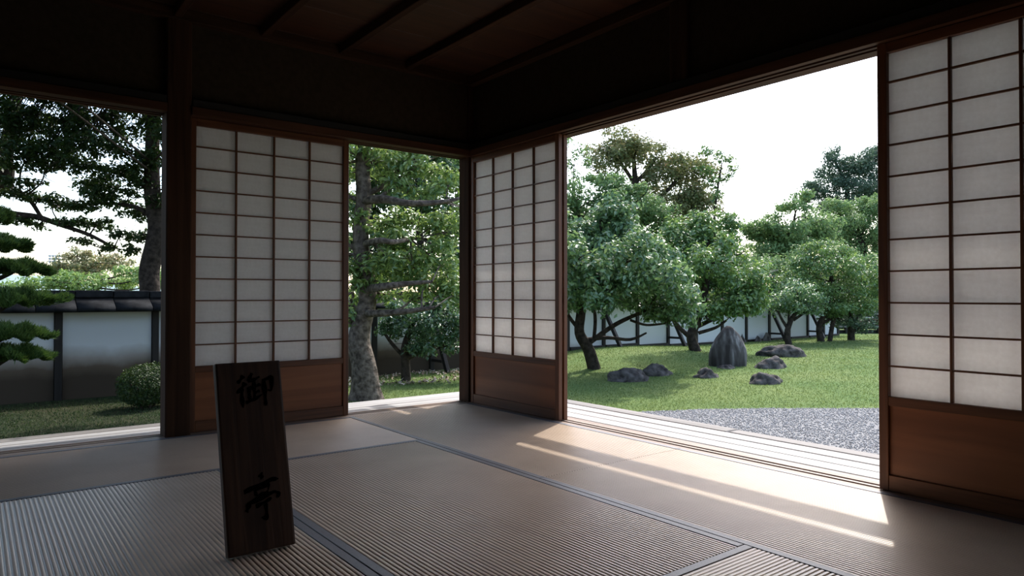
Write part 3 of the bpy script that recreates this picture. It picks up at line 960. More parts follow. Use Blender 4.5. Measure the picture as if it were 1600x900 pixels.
T1=([(8.81,8.93,-0.49,0.126),(8.73,8.98,-0.18,0.103),(8.6,9.08,0.11,0.086),(8.62,9.06,0.45,0.08),(8.65,9.03,0.86,0.069),(8.77,8.93,1.26,0.057),(8.86,8.86,1.72,0.046),(8.9,8.82,2.18,0.023)],
 [(9.08,8.91,2.14,0.55,0.48),(8.66,9.23,1.82,0.52,0.55),(9.32,8.51,1.66,0.55,0.48),(8.79,8.71,1.31,0.67,0.55),(9.52,8.02,1.19,0.52,0.48),(9.93,7.96,0.77,0.46,0.46),(9.41,8.37,0.85,0.6,0.44),(8.37,8.92,0.91,0.52,0.39),(10.02,7.79,0.48,0.28,0.25),(8.35,9.67,1.27,0.57,0.69),(9.74,8.28,0.45,0.41,0.21),(8.99,8.62,2.37,0.34,0.28),(8.79,8.87,1.6,0.46,0.46),(8.93,7.79,1.44,0.34,0.34),(8.43,8.06,1.01,0.52,0.44),(8.83,7.37,1.05,0.44,0.44),(8.3,7.65,1.36,0.48,0.48),(7.83,7.9,1.05,0.53,0.46),(9.36,7.34,0.67,0.32,0.3),(7.65,8.15,1.31,0.46,0.46)],
 [[(8.75,8.96,-0.06,0.052),(9.0,8.77,0.17,0.043),(9.23,8.59,0.34,0.039),(9.55,8.34,0.51,0.026)],[(8.71,8.99,-0.01,0.039),(9.01,8.77,0.02,0.034),(9.32,8.52,-0.01,0.03),(9.55,8.34,0.11,0.017)],[(8.6,9.08,0.17,0.043),(8.49,9.17,0.34,0.034),(8.37,9.26,0.57,0.026)],[(8.81,8.92,0.02,0.034),(8.82,8.9,0.34,0.034),(8.79,8.92,0.68,0.026)],[(9.32,8.52,0.34,0.026),(9.55,8.34,0.25,0.022),(9.82,8.13,0.28,0.017)]])
T2=([(12.21,9.3,-0.43,0.123),(12.14,9.36,-0.09,0.109),(12.22,9.29,0.19,0.096),(12.33,9.2,0.67,0.082),(12.4,9.13,1.35,0.068),(12.39,9.13,2.03,0.041)],
 [(12.32,9.57,2.13,0.57,0.57),(12.65,9.23,2.33,0.55,0.44),(12.96,8.99,1.66,0.62,0.57),(12.17,9.21,1.35,0.68,0.57),(13.08,8.6,1.1,0.55,0.57),(12.79,9.01,0.77,0.68,0.44),(13.11,8.37,0.69,0.36,0.33),(11.88,9.57,1.62,0.55,0.68),(12.3,9.06,0.45,0.49,0.22),(13.21,8.74,0.52,0.41,0.22),(11.71,8.4,1.44,0.55,0.55)],
 [[(12.16,9.34,-0.16,0.054),(11.92,9.52,0.12,0.044),(11.76,9.65,0.39,0.033)],[(12.24,9.27,0.12,0.054),(12.57,9.02,0.32,0.044),(12.84,8.8,0.53,0.033)],[(12.27,9.26,-0.02,0.044),(12.55,9.04,0.09,0.033),(12.73,8.89,0.25,0.022)]])
T3=([(16.6,9.72,-0.51,0.083),(16.56,9.75,-0.18,0.071),(16.64,9.68,0.15,0.059),(16.75,9.59,0.39,0.048),(16.79,9.56,0.72,0.03)],
 [(16.51,9.41,0.81,0.59,0.36),(16.48,9.89,0.57,0.36,0.3),(17.3,9.35,0.57,0.36,0.33),(16.67,9.45,0.45,0.53,0.23),(17.01,9.64,1.04,0.46,0.2),(16.79,9.78,0.77,0.43,0.33)],
 [[(16.59,9.72,-0.1,0.048),(16.46,9.82,0.15,0.035),(16.36,9.89,0.39,0.024)],[(16.69,9.64,0.15,0.042),(16.92,9.46,0.34,0.035),(17.14,9.29,0.44,0.024)]])
T4=([(18.47,9.86,-0.5,0.099),(18.43,9.89,-0.07,0.086),(18.54,9.8,0.28,0.074),(18.64,9.71,0.81,0.062),(18.7,9.66,1.51,0.037)],
 [(18.27,9.44,1.7,0.81,0.53),(18.27,10.21,1.38,0.74,0.56),(18.95,8.99,1.19,0.67,0.56),(18.84,9.56,0.95,0.85,0.56),(18.52,9.74,2.04,0.53,0.26),(19.23,9.02,0.6,0.56,0.35),(17.74,10.28,1.23,0.49,0.49),(19.21,9.56,1.43,0.71,0.53),(18.56,9.6,0.46,0.71,0.21),(18.08,9.87,1.85,0.53,0.35)],
 [[(18.65,9.72,-0.52,0.074),(18.71,9.67,-0.07,0.062),(18.79,9.61,0.37,0.05)],[(18.5,9.84,0.01,0.05),(18.84,9.56,0.28,0.037),(19.19,9.29,0.54,0.024)]])
T5=([(19.67,9.62,-0.52,0.102),(19.67,9.62,-0.19,0.089),(19.65,9.62,0.17,0.076),(19.59,9.66,0.54,0.051),(19.66,9.61,0.9,0.038)],
 [(19.95,9.57,0.3,0.65,0.22),(19.46,9.73,0.05,0.62,0.15),(20.33,9.3,0.08,0.47,0.18),(19.07,9.9,0.3,0.47,0.18),(19.61,9.49,0.63,0.62,0.22),(20.36,9.22,0.48,0.36,0.25),(19.96,9.39,-0.1,0.54,0.13)],
 [])
R1=([(27.5,16.62,0.55,0.222),(27.71,16.44,1.94,0.194),(27.85,16.31,3.04,0.138),(28.02,16.16,4.01,0.083)],
 [(27.15,16.85,3.82,1.15,0.48),(26.57,17.09,3.53,0.63,0.38),(27.38,15.94,3.41,1.21,0.83),(29.14,15.9,4.15,1.15,0.83),(27.73,15.99,4.66,0.76,0.34),(27.52,17.08,2.93,1.21,0.57),(27.7,16.22,2.54,1.28,0.63),(29.27,15.84,3.31,1.15,0.76),(28.29,15.87,4.97,0.57,0.32),(27.3,17.26,2.23,0.95,0.76)],
 [])
R2=([(37.42,17.77,0.5,0.307),(37.49,17.69,2.21,0.273),(37.39,17.74,3.91,0.171)],
 [(37.34,17.88,4.78,1.43,1.09),(37.77,17.01,4.39,1.16,1.43),(37.05,18.5,3.88,1.43,0.96),(36.37,18.78,4.79,1.02,0.75),(37.82,17.78,3.08,1.37,0.89),(38.44,16.89,2.88,1.02,1.37),(36.03,18.43,5.42,0.89,0.48),(38.05,17.36,5.64,0.82,0.55)],
 [])
R3=([(46.82,23.08,3.46,0.26),(46.81,23.05,6.06,0.217),(46.69,23.11,8.23,0.13),(46.03,23.6,9.97,0.065)],
 [(45.77,23.47,9.57,0.79,1.13),(46.1,23.87,8.49,1.47,1.23),(47.32,22.85,8.7,1.57,1.47),(47.36,22.44,9.95,0.96,0.9),(48.49,22.02,9.49,1.01,1.81),(44.46,24.48,7.84,1.13,0.68),(46.43,23.07,7.55,2.14,1.01),(48.78,21.95,7.85,1.4,1.4),(46.86,22.84,9.43,0.9,0.79),(46.16,23.58,10.41,0.34,0.68),(48.56,21.71,10.41,0.68,0.56)],
 [])
R8=([(17.85,14.01,-0.4,0.122),(17.87,13.97,1.02,0.102),(17.91,13.92,2.03,0.061)],
 [(16.88,15.42,1.96,1.12,0.91),(18.12,14.47,1.55,1.02,0.91),(18.99,13.37,1.84,0.91,0.91),(18.64,13.86,0.92,1.12,0.51),(16.76,14.38,1.02,0.91,0.51)],
 [])
R9=([(24.03,14.27,-0.62,0.144),(24.02,14.25,1.06,0.12),(24.11,14.17,2.02,0.072)],
 [(23.68,14.83,1.79,1.08,0.77),(24.74,14.15,1.92,0.96,0.72),(23.08,14.86,0.82,0.91,0.62),(25.31,13.33,1.18,1.08,0.82),(26.17,12.54,1.66,0.96,0.77),(24.57,14.45,0.94,0.96,0.62),(26.58,12.03,1.06,0.86,0.96)],
 [])
R4=([(21.27,18.91,1.86,0.207),(21.26,18.89,3.93,0.181),(21.11,18.99,5.22,0.129),(21.04,19.03,6.38,0.065)],
 [(20.84,19.02,6.95,1.36,0.65),(19.85,19.3,6.16,1.16,0.45),(21.42,18.62,6.34,1.16,0.65),(22.58,18.01,6.07,1.16,0.65),(23.35,17.82,5.34,1.16,0.9),(22.64,18.39,4.82,1.23,0.84),(23.26,17.15,4.48,0.9,0.71),(21.98,18.84,5.29,0.98,0.84),(20.43,19.16,6.59,0.98,0.45),(23.04,17.9,4.23,1.1,0.65)],
 [[(21.11,18.99,5.22,0.09),(20.73,19.27,5.95,0.078),(20.43,19.5,6.38,0.052)],[(21.11,18.99,5.35,0.09),(21.55,18.64,5.95,0.078),(21.75,18.47,6.38,0.052)],[(21.26,18.89,4.19,0.103),(22.07,18.25,4.96,0.078),(22.57,17.84,5.74,0.052)],[(21.26,18.89,3.93,0.103),(22.48,17.94,4.45,0.078),(23.09,17.45,5.09,0.052)]])
R5=([(17.36,16.89,1.26,0.199),(17.39,16.86,2.59,0.177),(17.43,16.8,3.92,0.111)],
 [(16.46,17.06,4.05,1.02,0.66),(17.44,16.66,4.24,1.02,0.58),(17.85,15.86,3.9,1.02,0.66),(18.71,16.33,3.35,1.02,0.66),(16.64,17.9,3.41,1.02,0.75),(17.06,16.74,4.76,0.66,0.35),(18.94,15.66,3.37,0.66,0.58),(15.4,18.0,3.67,1.11,1.11),(18.43,16.04,2.48,0.89,0.66),(17.57,16.78,3.26,1.02,0.75)],
 [])
R6=([(22.83,16.43,1.82,0.062),(22.78,16.44,3.81,0.05),(22.89,16.34,5.06,0.037),(23.0,16.24,5.93,0.02)],
 [(22.84,16.18,6.08,0.38,0.26),(23.18,16.25,5.38,0.32,0.36),(22.45,16.55,6.34,0.42,0.2),(23.36,15.94,5.71,0.3,0.18),(22.73,16.28,4.74,0.36,0.36),(22.29,16.55,5.72,0.42,0.3),(23.14,16.05,6.04,0.24,0.18),(22.65,16.46,5.25,0.3,0.3)],
 [])
R7=([(17.05,18.41,1.29,0.046),(17.03,18.38,3.82,0.037),(17.09,18.31,5.44,0.018)],
 [(17.41,18.28,6.12,0.37,0.32),(17.11,18.47,5.56,0.32,0.42),(16.84,18.48,6.31,0.46,0.28),(17.5,17.98,5.67,0.23,0.23),(17.28,18.24,5.1,0.28,0.28),(16.76,18.8,5.71,0.46,0.6)],
 [])
M1=([(2.55,13.87,0.11,0.185),(2.53,13.87,0.86,0.173),(2.52,13.87,1.26,0.162),(2.6,13.8,1.73,0.162),(2.62,13.79,2.07,0.15),(2.55,13.83,2.65,0.138),(2.54,13.82,3.34,0.127),(2.56,13.8,4.03,0.115),(2.61,13.75,4.96,0.092),(2.64,13.71,5.88,0.081),(2.68,13.67,6.92,0.058)],
 [(0.55,15.26,4.07,0.44,0.23),(1.02,15.19,3.96,0.47,0.23),(1.46,14.59,4.02,0.47,0.21),(1.93,14.36,3.93,0.47,0.21),(2.4,14.06,3.77,0.39,0.25),(2.65,13.73,3.92,0.31,0.28),(0.65,15.41,3.65,0.44,0.23),(1.16,15.02,3.54,0.44,0.21),(1.62,14.22,3.46,0.47,0.21),(2.12,13.89,3.35,0.41,0.21),(2.54,13.66,3.2,0.34,0.23),(0.56,15.22,3.15,0.39,0.18),(1.01,14.87,3.07,0.36,0.15),(1.49,14.38,3.05,0.41,0.16),(2.0,14.09,2.97,0.41,0.16),(2.46,13.94,2.83,0.36,0.18),(1.68,14.74,2.82,0.44,0.15),(0.56,15.3,2.64,0.34,0.12),(0.94,15.03,2.53,0.28,0.1),(1.25,14.81,2.44,0.34,0.12),(1.62,14.65,2.43,0.36,0.14),(2.04,14.38,2.46,0.39,0.15),(2.37,14.18,2.27,0.34,0.14),(0.7,15.22,2.13,0.28,0.1),(0.94,15.15,2.06,0.18,0.07),(1.34,14.72,2.09,0.28,0.1),(1.77,14.6,2.06,0.34,0.12),(2.1,14.08,1.89,0.28,0.09),(2.46,14.07,1.83,0.31,0.1),(1.57,14.61,1.75,0.23,0.07),(1.9,14.42,1.64,0.23,0.09),(2.26,14.08,1.59,0.23,0.08),(2.6,13.73,2.53,0.23,0.18),(0.92,15.07,4.38,0.52,0.21),(1.61,14.21,4.42,0.52,0.21),(2.32,13.65,4.3,0.52,0.23),(0.64,15.31,4.85,0.65,0.35),(1.46,14.62,4.95,0.78,0.35),(2.43,14.26,5.05,0.78,0.35),(2.86,13.22,3.74,0.52,0.46),(2.94,13.56,2.65,0.39,0.46),(0.1,15.71,3.8,0.52,0.58),(0.11,15.78,2.66,0.39,0.46),(1.3,14.95,4.3,0.52,0.3),(0.74,15.24,3.92,0.52,0.28),(2.2,14.13,4.16,0.52,0.28),(1.74,14.44,3.69,0.52,0.23),(0.93,15.16,3.36,0.52,0.21),(2.27,13.9,3.09,0.39,0.23),(1.38,14.77,3.29,0.52,0.18),(1.39,14.84,3.83,0.52,0.23),(0.36,15.1,5.3,0.9,0.46),(1.33,15.45,5.87,1.03,0.46),(2.42,14.25,5.88,1.03,0.46),(3.49,13.64,5.59,0.9,0.69),(3.33,12.97,4.33,0.78,0.58),(0.9,14.96,6.77,1.16,0.69),(2.12,13.67,6.86,1.29,0.69),(3.13,12.66,6.33,1.03,0.69),(0.73,15.01,2.79,0.34,0.12),(1.82,14.26,2.63,0.36,0.13),(2.23,14.24,2.67,0.31,0.14),(-0.35,15.56,4.61,1.03,0.58),(-1.2,17.0,4.09,1.03,0.69),(-0.43,15.82,3.29,0.9,0.58),(-1.21,16.11,2.8,1.03,0.46),(-2.02,16.85,4.6,1.16,0.69),(-2.12,17.75,3.39,1.16,0.69),(-0.37,16.05,6.11,1.16,0.69),(-1.47,17.0,5.91,1.29,0.69),(-2.63,17.72,5.85,1.42,0.81),(-0.72,15.85,7.08,1.42,0.81),(0.71,15.16,7.72,1.42,0.69),(2.09,14.95,8.34,1.42,0.69),(0.53,14.92,5.85,1.03,0.58),(1.76,14.7,5.51,0.9,0.46),(2.78,13.35,4.88,0.78,0.58),(-2.81,17.48,3.71,1.16,0.81),(2.93,8.2,5.36,0.79,0.51),(-2.23,11.29,5.29,0.69,0.5),(2.08,10.45,4.82,0.98,0.42),(2.56,10.07,4.7,0.78,0.36),(-2.62,8.95,3.72,0.84,0.44),(-4.78,8.52,5.59,0.7,0.42),(3.18,8.27,4.36,0.93,0.35),(-4.42,13.09,6.12,0.74,0.45),(-2.86,12.87,6.68,0.67,0.45),(-3.42,9.99,5.52,0.9,0.39),(-2.14,10.11,4.74,0.89,0.51),(-2.12,10.2,4.03,0.78,0.54),(-0.68,10.89,5.43,0.85,0.51),(-2.77,9.47,5.74,0.82,0.54),(-3.81,12.22,5.43,0.82,0.53),(-3.88,10.64,4.55,0.77,0.51),(-1.58,12.23,4.38,1.0,0.54),(0.84,8.76,5.04,0.72,0.42),(-4.7,8.01,3.72,0.71,0.52),(-2.9,12.47,4.42,0.67,0.36),(3.01,12.42,4.43,0.98,0.4),(-2.73,11.05,4.54,0.99,0.42),(-0.09,10.98,4.7,0.91,0.55),(0.12,8.09,5.23,0.88,0.45),(0.63,9.14,4.32,0.83,0.36),(0.06,8.68,4.1,0.96,0.47),(-2.9,11.72,6.52,0.96,0.51),(-2.14,11.04,5.41,0.68,0.49),(-0.52,10.68,5.68,0.68,0.39),(3.49,9.37,4.26,0.68,0.41),(-0.18,7.83,3.98,0.74,0.38),(1.81,13.28,6.7,0.8,0.36),(-2.0,10.69,4.86,0.91,0.5),(2.71,10.37,4.46,0.97,0.53),(-3.91,8.85,5.07,0.94,0.54),(-4.82,8.72,4.49,0.84,0.51),(-0.21,10.66,4.53,0.88,0.47),(3.13,8.72,3.81,0.77,0.42),(-1.1,8.61,5.12,0.94,0.35),(2.83,8.13,4.09,0.82,0.43),(-3.15,11.9,6.2,0.73,0.38),(-0.54,8.48,5.63,0.95,0.52),(-1.46,12.24,5.25,0.81,0.37),(-4.68,11.56,4.63,0.98,0.46),(-0.04,12.88,5.18,0.65,0.39),(-1.06,8.5,4.12,0.91,0.43),(-1.4,6.68,3.97,0.85,0.33),(2.41,8.04,4.4,0.71,0.38),(-3.22,7.52,4.92,0.77,0.37),(-0.63,8.27,3.48,0.61,0.44),(0.97,8.17,4.32,0.56,0.38),(0.79,6.32,3.8,0.83,0.31),(-3.65,6.36,4.14,0.82,0.32),(2.42,6.66,3.98,0.78,0.32),(-0.37,8.27,4.05,0.79,0.37),(3.17,7.1,4.55,0.57,0.35),(-2.89,7.11,3.86,0.62,0.36),(1.18,7.54,3.7,0.76,0.41),(-0.79,7.25,3.51,0.8,0.35),(-1.77,8.42,4.01,0.61,0.36),(-0.08,7.64,3.97,0.76,0.3),(3.04,7.25,3.97,0.68,0.34),(2.19,7.23,3.38,0.66,0.37),(-1.27,6.36,4.48,0.6,0.41),(-0.77,7.34,4.36,0.56,0.37),(-0.51,7.17,3.21,0.55,0.37),(-0.54,6.94,3.35,0.66,0.4),(2.23,8.01,3.41,0.65,0.37),(2.19,7.51,4.61,0.76,0.31),(3.46,7.49,4.28,0.63,0.44),(3.59,6.96,3.96,0.57,0.41),(0.89,6.68,4.46,0.71,0.44)],  # high clumps over the lawn are added out of view to shade it
 [[(0.53,16.66,3.27,0.127),(0.49,16.7,2.8,0.127),(0.51,16.67,3.67,0.127),(0.58,16.61,4.17,0.115),(0.69,16.51,4.79,0.092)],[(0.25,15.63,2.31,0.069),(0.61,15.34,2.24,0.058),(0.93,15.1,2.19,0.052),(1.25,14.85,2.05,0.04),(1.66,14.53,1.87,0.035),(2.01,14.26,1.64,0.023)],[(2.55,13.83,2.65,0.058),(2.29,14.03,2.88,0.046),(2.02,14.24,3.0,0.035),(1.75,14.45,3.09,0.023)],[(2.57,13.82,2.19,0.058),(2.34,13.99,2.36,0.046),(2.11,14.17,2.42,0.035),(1.89,14.35,2.44,0.023)],[(0.66,15.3,2.65,0.035),(0.82,15.18,2.48,0.035),(1.02,15.03,2.13,0.029),(1.21,14.88,2.13,0.023)]])
BG1=([(5.07,41.68,0.2,0.199),(5.07,41.67,1.53,0.133)],
 [(3.21,42.8,1.39,1.26,0.4),(4.47,41.41,1.45,1.26,0.43),(5.95,41.76,1.54,1.26,0.47),(7.12,39.82,1.79,1.26,0.66),(1.77,43.78,1.2,1.0,0.27),(7.91,38.51,1.51,1.33,0.73),(6.43,40.1,2.01,0.8,0.4),(3.86,42.33,1.79,0.66,0.27)],
 [])
BG2=([(6.54,64.61,0.91,0.203),(6.53,64.58,3.2,0.152)],
 [(6.19,64.69,3.35,1.32,0.71),(6.54,64.71,4.07,1.02,0.51),(7.84,64.53,3.28,1.42,0.81),(5.57,65.84,2.86,0.91,0.51),(8.87,62.28,3.33,1.32,0.71),(7.16,64.34,2.7,1.52,0.61)],
 [])
T6=([(4.2,8.6,-0.66,0.259),(4.19,8.6,-0.48,0.198),(4.17,8.61,-0.15,0.173),(4.12,8.64,0.15,0.155),(4.16,8.61,0.45,0.129),(4.2,8.57,0.71,0.112),(4.19,8.58,0.97,0.121),(4.14,8.61,1.31,0.112),(4.12,8.62,1.74,0.112),(4.15,8.59,2.07,0.112),(4.14,8.6,2.52,0.095),(4.15,8.58,3.04,0.086),(4.09,8.62,3.73,0.069),(4.01,8.67,4.42,0.043)],
 [(4.42,8.52,2.47,0.31,0.14),(4.62,8.03,2.47,0.35,0.16),(5.01,7.83,2.29,0.26,0.22),(4.13,8.71,2.43,0.22,0.14),(4.46,8.15,2.28,0.29,0.12),(4.78,7.94,2.15,0.31,0.14),(4.52,8.53,1.8,0.36,0.14),(4.81,8.25,1.76,0.38,0.17),(5.03,7.83,1.63,0.26,0.19),(4.06,8.62,1.82,0.21,0.12),(4.49,8.11,1.54,0.35,0.11),(4.85,7.89,1.43,0.31,0.16),(4.27,8.23,1.26,0.4,0.13),(4.72,8.21,1.1,0.4,0.16),(5.08,7.93,1.05,0.26,0.21),(4.04,8.61,1.14,0.17,0.13),(4.11,8.73,0.55,0.17,0.09),(4.99,7.96,0.78,0.26,0.14),(4.73,8.2,0.78,0.26,0.08),(4.4,8.48,0.78,0.26,0.07),(4.18,8.42,2.8,0.35,0.16),(4.78,8.28,2.9,0.43,0.21),(5.1,7.8,2.73,0.35,0.22),(3.69,8.95,2.17,0.43,0.35),(3.56,8.84,1.3,0.43,0.35),(5.22,7.68,1.91,0.26,0.35),(4.49,8.29,2.6,0.38,0.16),(4.96,8.07,2.45,0.35,0.17),(4.23,8.52,1.7,0.26,0.12),(5.0,7.97,1.83,0.31,0.16),(4.12,8.69,2.1,0.21,0.12),(4.63,8.18,1.35,0.38,0.14),(4.9,7.81,1.22,0.31,0.16),(4.25,8.56,1.05,0.31,0.12),(4.14,8.73,1.49,0.19,0.12),(4.06,8.55,0.96,0.21,0.12),(4.85,8.05,0.92,0.35,0.12),(5.15,7.88,0.79,0.22,0.16),(3.81,8.83,3.38,0.52,0.43),(3.58,8.69,2.81,0.6,0.43),(3.28,9.28,2.18,0.6,0.52),(3.03,9.04,3.12,0.69,0.52),(3.55,8.62,3.96,0.69,0.52),(3.41,8.93,4.7,0.86,0.52),(2.91,9.18,3.97,0.78,0.52),(2.87,9.59,2.61,0.52,0.52),(4.07,8.8,0.72,0.19,0.14),(3.99,8.69,0.45,0.14,0.1)],  # hidden upper and left crown enlarged to cast shade on the west lawn
 [[(4.18,8.6,0.54,0.06),(4.19,8.08,0.55,0.047),(4.35,7.7,0.58,0.035),(4.58,7.46,0.63,0.022)],[(4.2,8.58,0.86,0.06),(4.1,7.89,0.89,0.052),(4.35,7.69,0.93,0.035),(4.55,7.48,0.95,0.022)],[(4.16,8.6,1.47,0.052),(4.06,7.91,1.47,0.043),(4.17,7.77,1.45,0.035),(4.71,8.16,1.55,0.022)],[(4.14,8.6,2.05,0.069),(4.18,8.06,2.02,0.06),(4.34,7.68,1.94,0.043),(4.64,7.39,1.95,0.03),(4.83,7.25,2.0,0.017)],[(4.18,8.57,2.14,0.043),(4.37,8.42,2.26,0.035),(4.52,8.3,2.45,0.026),(4.64,8.21,2.56,0.017)],[(4.15,8.59,2.5,0.052),(4.34,8.56,2.61,0.043),(4.74,8.38,2.67,0.026)],[(4.14,8.61,1.31,0.043),(4.03,8.69,1.44,0.035),(3.93,8.77,1.57,0.026)],[(3.99,8.71,2.76,0.035),(4.08,8.64,2.69,0.043),(4.15,8.59,2.6,0.043)]])
BGm=([(8.72,14.78,-0.76,0.126),(8.71,14.76,0.97,0.11),(8.64,14.8,2.54,0.078),(8.56,14.83,4.11,0.047)],
 [(8.19,15.78,3.56,0.94,0.78),(8.86,14.42,2.99,0.94,0.94),(8.63,15.26,1.77,0.94,0.78),(7.47,15.74,1.91,0.78,0.94),(9.46,14.49,1.29,0.78,0.78),(8.12,15.63,0.81,0.78,0.47),(7.58,15.97,4.17,0.78,0.63),(9.26,13.9,3.89,0.78,0.78),(8.64,15.29,4.67,0.94,0.63),(6.58,15.97,2.81,0.78,0.94),(10.18,13.86,2.56,0.78,1.1),(7.76,14.95,4.26,0.78,0.63),(8.96,14.29,4.23,0.78,0.71),(8.41,14.56,3.12,0.78,0.71),(7.68,15.65,3.02,0.71,0.71),(9.12,14.24,1.98,0.71,0.63),(7.86,15.48,1.44,0.71,0.55)],
 [])
T7=([(5.63,10.06,-0.58,0.084),(5.62,10.06,-0.36,0.068),(5.61,10.07,-0.09,0.063),(5.67,10.02,0.17,0.053),(5.75,9.95,0.43,0.032)],
 [(5.67,9.82,0.38,0.48,0.25),(6.08,9.65,0.36,0.29,0.34),(5.54,10.27,0.25,0.27,0.19),(5.88,9.92,0.01,0.44,0.18),(6.18,9.62,-0.04,0.19,0.19),(5.72,10.11,0.56,0.4,0.15),(6.09,9.91,0.69,0.32,0.17),(6.42,9.36,0.28,0.32,0.37)],
 [[(5.62,10.06,-0.25,0.037),(5.46,10.18,-0.04,0.032),(5.34,10.28,0.17,0.021)],[(5.64,10.05,-0.25,0.042),(5.84,9.89,-0.13,0.032),(6.04,9.73,0.01,0.021)]])
PN=([(0.03,9.63,-0.57,0.063),(-0.01,9.64,0.09,0.056),(0.07,9.57,0.65,0.049),(0.01,9.62,1.21,0.042),(0.04,9.59,1.71,0.028)],
 [(0.21,9.46,1.34,0.28,0.06),(0.35,9.36,1.07,0.34,0.06),(0.33,9.38,0.74,0.45,0.07),(0.3,9.4,0.36,0.38,0.06),(0.32,9.39,0.13,0.36,0.06),(-0.2,9.79,1.07,0.35,0.08),(-0.26,9.84,0.51,0.35,0.08),(0.04,9.59,1.67,0.28,0.08)],
 [])

M['camellia'] = leaf_mat('camellia_leaf', [(0, (0.045, 0.102, 0.045)), (.5, (0.108, 0.210, 0.084)), (1, (0.285, 0.405, 0.173))], .34, .24, .9)
M['evergreen'] = leaf_mat('evergreen_leaf', [(0, (0.042, 0.102, 0.033)), (.5, (0.112, 0.217, 0.065)), (1, (0.285, 0.405, 0.128))], .38, .26, .8)
M['maple'] = leaf_mat('maple_leaf', [(0, (0.010, 0.028, 0.008)), (.5, (0.022, 0.052, 0.012)), (1, (0.06, 0.105, 0.022))], .5, .25, .3)
M['midgreen'] = leaf_mat('mid_green_leaf', [(0, (0.078, 0.150, 0.058)), (.5, (0.150, 0.254, 0.101)), (1, (0.273, 0.390, 0.169))], .55, .32, .3)
M['brownish'] = leaf_mat('olive_brown_leaf', [(0, (0.098, 0.150, 0.058)), (.5, (0.195, 0.215, 0.098)), (1, (0.377, 0.299, 0.169))], .55, .32, .3)
M['conifer'] = leaf_mat('blue_green_leaf', [(0, (0.033, 0.068, 0.044)), (.5, (0.072, 0.124, 0.081)), (1, (0.156, 0.221, 0.143))], .6, .32, .3)
M['pine'] = leaf_mat('pine_needle', [(0, (0.022, 0.06, 0.014)), (.5, (0.06, 0.125, 0.03)), (1, (0.15, 0.23, 0.06))], .5, .2, .4)
M['fresh'] = leaf_mat('fresh_green_leaf', [(0, (0.091, 0.169, 0.046)), (.5, (0.169, 0.286, 0.085)), (1, (0.299, 0.403, 0.156))], .5, .32, .35)

BG = 'trees beyond the garden wall'
IN = 'trees standing in the garden'
tree('camellia_tree', T1, 'low spreading tree with glossy leaves nearest in the wide opening, dark forked trunk', M['camellia'], M['barkdark'], .105, 1.5, IN, sub=9)
tree('camellia_tree', T2, 'rounded glossy-leaved tree directly behind the standing stone', M['evergreen'], M['barkdark'], .100, 1.5, IN, sub=8)
tree('camellia_tree', T3, 'smallest round-headed tree in the wide opening, beside the long flat boulder', M['camellia'], M['barkdark'], .085, 1.0, IN, sub=8)
tree('garden_tree', T4, 'broad dome-shaped green tree behind the small round-headed tree', M['evergreen'], M['barkdark'], .080, .95, IN, sub=8)
tree('garden_tree', T5, 'dark layered tree in front of the board fence beside the right screen', M['conifer'], M['barkdark'], .10, .6, IN, sub=4)
tree('garden_tree', R1, 'spreading light green tree beyond the wall left of the tall blue-green tree', M['midgreen'], M['barkdark'], .15, 1.1, BG, sub=8)
tree('garden_tree', R2, 'broad mid green tree beyond the wall touching the right screen edge', M['midgreen'], M['barkdark'], .15, 1.2, BG, sub=8)
tree('tall_conifer', R3, 'tall blue-green tree at the far right, highest beside the right screen', M['conifer'], M['barkdark'], .17, 1.0, BG, sub=8)
tree('garden_tree', R4, 'tall tree with olive brown leaves rising behind the spreading tree', M['brownish'], M['barkdark'], .14, .95, BG, sub=8, tint_mu=.38)
tree('garden_tree', R5, 'mid green tree between the spreading tree and the olive brown tree', M['midgreen'], M['barkdark'], .13, 1.1, BG, sub=8, tint_mu=.3)
tree('garden_tree', R6, 'thin open-crowned dark green tree right of the olive brown tree', M['evergreen'], M['barkdark'], .13, .9, BG, sub=4)
tree('garden_tree', R7, 'sparse tree top beside the left edge of the wide opening', M['midgreen'], M['barkdark'], .12, .7, BG, sub=4)
tree('garden_tree', R8, 'dark green tree mass beyond the wall seen between the two nearest garden trees', M['evergreen'], M['barkdark'], .13, 1.3, BG, sub=6, tint_mu=.25)
tree('garden_tree', R9, 'green tree beyond the wall filling in behind the small round-headed tree', M['midgreen'], M['barkdark'], .13, 1.3, BG, sub=6, tint_mu=.3)
tree('maple_tree', M1, 'large dark maple beyond the wall filling the left opening', M['maple'], M['barkdark'], .088, 1.25, BG, sub=4, lump=.4, up=.8, twig_r=.02, canopy=3.4)
tree('distant_tree', BG1, 'row-like fresh green tree top just above the wall cap at left', M['fresh'], M['barkdark'], .20, .9, BG, sub=9)
tree('distant_tree', BG2, 'distant rounded olive tree on the skyline at left under the maple', M['brownish'], M['barkdark'], .28, .9, BG, sub=8)
tree('evergreen_tree', T6, 'big old evergreen with thick grey trunk and level limbs in the narrow opening', M['evergreen'], M['bark'], .095, 1.0, IN, sub=5, up=.7, aspect=.38, tint_mu=.76, canopy=3.6)
tree('evergreen_tree', BGm, 'dense dark evergreen beyond the wall behind the thick grey trunk', M['evergreen'], M['barkdark'], .14, 1.7, BG, sub=3, tint_mu=.2)
tree('camellia_tree', T7, 'small dark camellia before the stained wall in the narrow opening', M['camellia'], M['barkdark'], .075, 1.6, IN, sub=5, tint_mu=.15)

